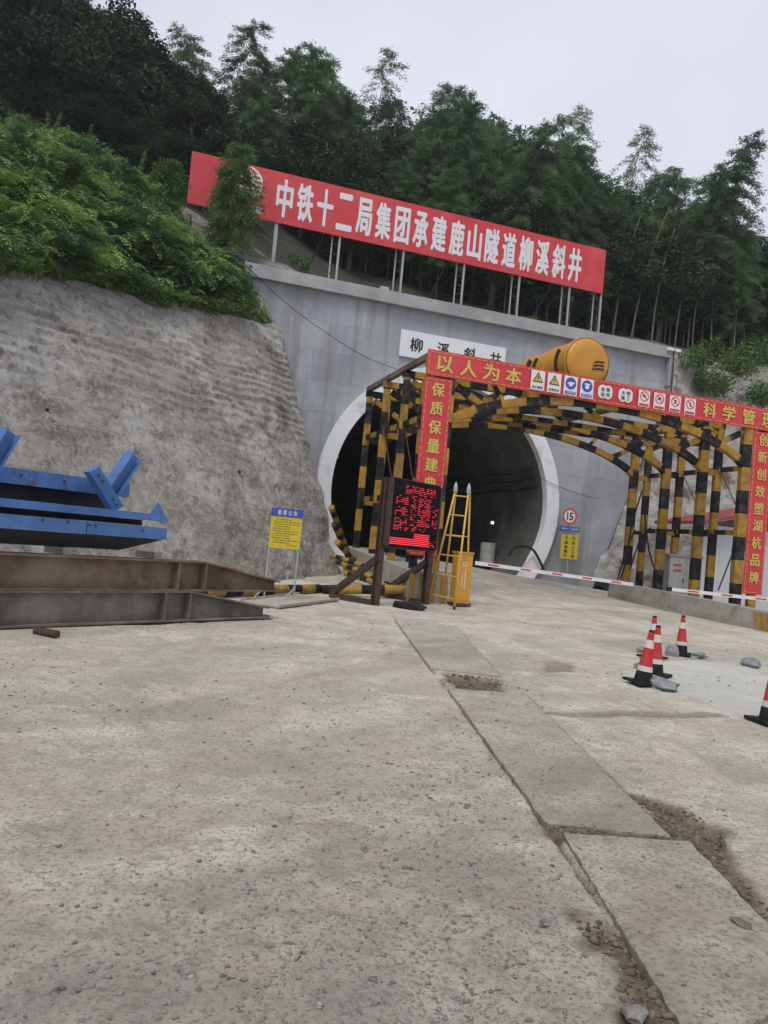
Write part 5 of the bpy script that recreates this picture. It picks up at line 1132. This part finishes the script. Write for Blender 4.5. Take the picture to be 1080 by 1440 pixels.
# ================================================================== STEEL ON THE LEFT
A = gz(0, 888); B = gz(380, 872); bd = (B-A)/np.linalg.norm(B-A); bn = np.array([bd[1], -bd[0], 0])
def sof(px, py, off=0): return float(np.dot(hit(px, py, A+bn*off, bn)-A, bd))
def girder(z0, s_full, s_end, stiff, m, lab, h=.47, drop=0.0):
    r = thing('steel_girder', A+zz3*z0, lab, 'steel girder', 'stacked steel girders'); s0 = -4.0; wd = .30
    L = lambda s, z, o=0: A+bd*s+bn*o+zz3*(z0+z)
    def part(nm, pts, w_=wd, th=.028): MB().path(pts, w_, th).build(nm, m, r)
    part('lower_flange', [L(s0, .014, -.15), L(s_end, .014+drop, -.15)]); part('upper_flange', [L(s0, h-.014, -.15), L(s_full, h-.014, -.15), L(s_end, .17, -.15)])
    MB().prism([L(s0, .03, -.16), L(s_end, .03, -.16), L(s_end, .16, -.16), L(s_full, h-.03, -.16), L(s0, h-.03, -.16)], bn*.014).build('web', m, r)
    for s in stiff:
        hh = h-.03 if s < s_full else h-.03-(h-.17)*(s-s_full)/(s_end-s_full)
        MB().prism([L(s, .03, -.144), L(s, .03, .004), L(s, hh, .004), L(s, hh, -.144)], bd*.026).build('stiffener', m, r)
    return r
g1 = girder(.035, sof(268, 838), sof(378, 866), [sof(232, 850), sof(267, 850), sof(60, 850)-.6], 'dusty_steel', 'lower dusty steel girder lying on the ground with a tapered end')
g2 = girder(.495, sof(289, 800), sof(394, 827), [sof(252, 800), sof(289, 810), sof(20, 800)-.8], 'rust_steel', 'upper rusty brown steel girder stacked on the dusty one')
p = A+bd*(sof(380, 869)+.02)+bn*-.1+zz3*.05
tag(MB().tube([p-bn*.12, p+bn*.12], .035, 12).build('pipe_end', 'grey_steel'), 'short bright pipe stub at the pointed end of the lower girder', 'pipe')
p = onground(50, 893); q = onground(80, 898); tag(MB().tube([p+zz3*.05, p+(q-p)*.04+zz3*.05, p+(q-p)*.06+zz3*.05, q+zz3*.05], [.055, .055, .05, .05], 14).build('can', 'dark_steel', smooth=False), 'dark can lying on the ground before the girders', 'can')
tag(MB().box(onground(92, 892)+zz3*.015, (.1, .07, .03), .4).build('wood_chip', 'plank'), 'small offcut lying beside the dark can', 'offcut')
# blue fabricated steel frame lying on the girders
bf = thing('blue_steel_frame', A+zz3*.99+bn*-.3, 'blue painted steel frame of beams lying on top of the girders', 'steel frame')
def bprof(name, prof, s0, s1, m='blue_steel', off=0):
    V0 = [A+bd*s0+bn*(o+off)+zz3*z for o, z in prof]; MB().prism(V0, bd*(s1-s0)).build(name, m, bf)
sF = sof(234, 745); ZF = [hit(0, y, A, bn)[2] for y in (700, 712, 722, 742, 766)]
bprof('front_flange', [(0, ZF[1]), (-.5, ZF[1]), (-.5, ZF[1]+.02), (-.03, ZF[1]+.02), (-.03, ZF[0]), (0, ZF[0])], -4, sF-.15)
bprof('front_web', [(-.44, ZF[2]), (-.44, ZF[1]-.002), (-.47, ZF[1]-.002), (-.47, ZF[2])], -4, sF-.1, m='blue_frame_shade')  # recess shade is put into the web's dark colour
bprof('bottom_flange', [(0.02, ZF[3]), (0.02, ZF[2]-.002), (-.5, ZF[2]-.002), (-.5, ZF[3])], -4, sof(120, 745))
bprof('bottom_flange', [(0.02, ZF[3]-.004), (0.02, ZF[2]-.006), (-.5, ZF[2]-.006), (-.5, ZF[3]-.004)], sof(120, 745)+.015, sF)
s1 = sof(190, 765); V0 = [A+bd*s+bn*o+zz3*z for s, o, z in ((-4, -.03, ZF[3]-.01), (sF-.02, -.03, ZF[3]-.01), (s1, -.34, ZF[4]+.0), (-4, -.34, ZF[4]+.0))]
MB().prism(V0, bn*-.2).build('bottom_box', 'blue_frame_shade', bf)  # shade under the frame is painted in as a near-black colour
o2 = -.85; Z2 = [hit(0, y, A+bn*o2, bn)[2] for y in (655, 678, 700)]; sB = sof(182, 692, o2)
bprof('rear_flange', [(0, Z2[1]), (0, Z2[0]), (-.04, Z2[0]), (-.04, Z2[1])], -4, sB, off=o2)
bprof('rear_flange', [(0, Z2[2]-.15), (0, Z2[2]-.02), (-.3, Z2[2]-.02), (-.3, Z2[2]-.15)], -4, sB-.2, off=o2)
bprof('rear_web', [(-.38, Z2[2]-.15), (-.38, Z2[0]-.05), (-.4, Z2[0]-.05), (-.4, Z2[2]-.15)], -4, sB-.05, m='blue_frame_shade', off=o2)  # dark colour carries the shade of the rear recess
bprof('rear_shade_cover', [(-.045, Z2[0]-.04), (-.045, Z2[0]-.01), (-.4, Z2[0]-.01), (-.4, Z2[0]-.04)], -4, sB-.02, off=o2)  # unseen cover, added to keep sky light out of the rear recess
for i_, s_ in enumerate((-1.2, .9, 2.4)):
    c_ = A+bd*s_+bn*-.30; q_ = [c_+bn*x_+bd*y_+zz3*.964 for x_, y_ in ((-.3, -.07), (.14, -.07), (.14, .07), (-.3, .07))]
    tb = MB().prism(q_, zz3*(ZF[4]-.966)).build('timber_block', 'plank'); tag(tb, ['timber packing block under the blue frame nearest the camera', 'timber packing block under the middle of the blue frame', 'timber packing block under the far end of the blue frame'][i_], 'timber block', 'timber blocks between girders and blue frame')
def bat(x, y, off): return hit(x, y, A+bn*off, bn)
for nm, a, b_ in (('slanted_post', (150, 698), (189, 640)), ('slanted_post', (-22, 668), (14, 607))):
    q0_, q1_ = bat(*a, -.5), bat(*b_, -.5); ax = (q1_-q0_)/np.linalg.norm(q1_-q0_); sdn = np.cross(ax, bn); m = MB()
    m.path([q0_+sdn*.09, q1_+sdn*.09], .22, .018, up=sdn); m.path([q0_-sdn*.09, q1_-sdn*.09], .22, .018, up=sdn); m.path([q0_, q1_], .014, .16, up=sdn); m.build(nm, 'blue_steel', bf)
q = [bat(x, y, -.30) for x, y in ((126, 664), (140, 656), (174, 712), (160, 720))]; MB().prism(q, bn*-.14).build('bracket', 'blue_steel', bf)
for x, y, o_ in ((138, 668, -.30), (144, 676, -.30), (158, 702, -.30), (164, 710, -.30), (60, 731, .02), (95, 734, .02), (126, 738, .02), (134, 739, .02), (200, 746, .02), (30, 668, -.85), (90, 677, -.85)):
    c_ = bat(x, y, o_); MB().tube([c_-bn*.01, c_+bn*.022], .017, 6).build('bolt', 'dark_steel', bf)
q = [bat(x, y, -.1) for x, y in ((222, 706), (236, 733), (231, 737), (206, 728))]; MB().prism(q, bn*.014).build('end_plate', 'blue_steel', bf)
q = [bat(x, y, -.05) for x, y in ((203, 713), (222, 706), (228, 735), (208, 731))]; pass
hzm = bpy.data.materials.new('air'); hzm.use_nodes = True; t = hzm.node_tree; t.nodes.clear(); ho = nn(t, 'ShaderNodeOutputMaterial'); hv = nn(t, 'ShaderNodeVolumePrincipled')
hv.inputs['Color'].default_value = (.93, .95, 1, 1); hv.inputs['Density'].default_value = .0006; hv.inputs['Anisotropy'].default_value = .2; t.links.new(hv.outputs[0], ho.inputs['Volume'])
MATS['air'] = hzm
hb = MB().box((0, 80, 60), (620, 560, 125)).build('haze', 'air'); stuff(tag(hb, 'thin pale haze in the air over the yard and the far ridge', 'haze'))
for o in bpy.data.objects:
    if o.name.split('.')[0] in ('red_pixels', 'print_lines', 'stitched_border', 'caption', 'lettering'): o['kind'] = 'stuff'
print('scene built', len(bpy.data.objects), 'objects', sum(len(m_.polygons) for m_ in bpy.data.meshes))
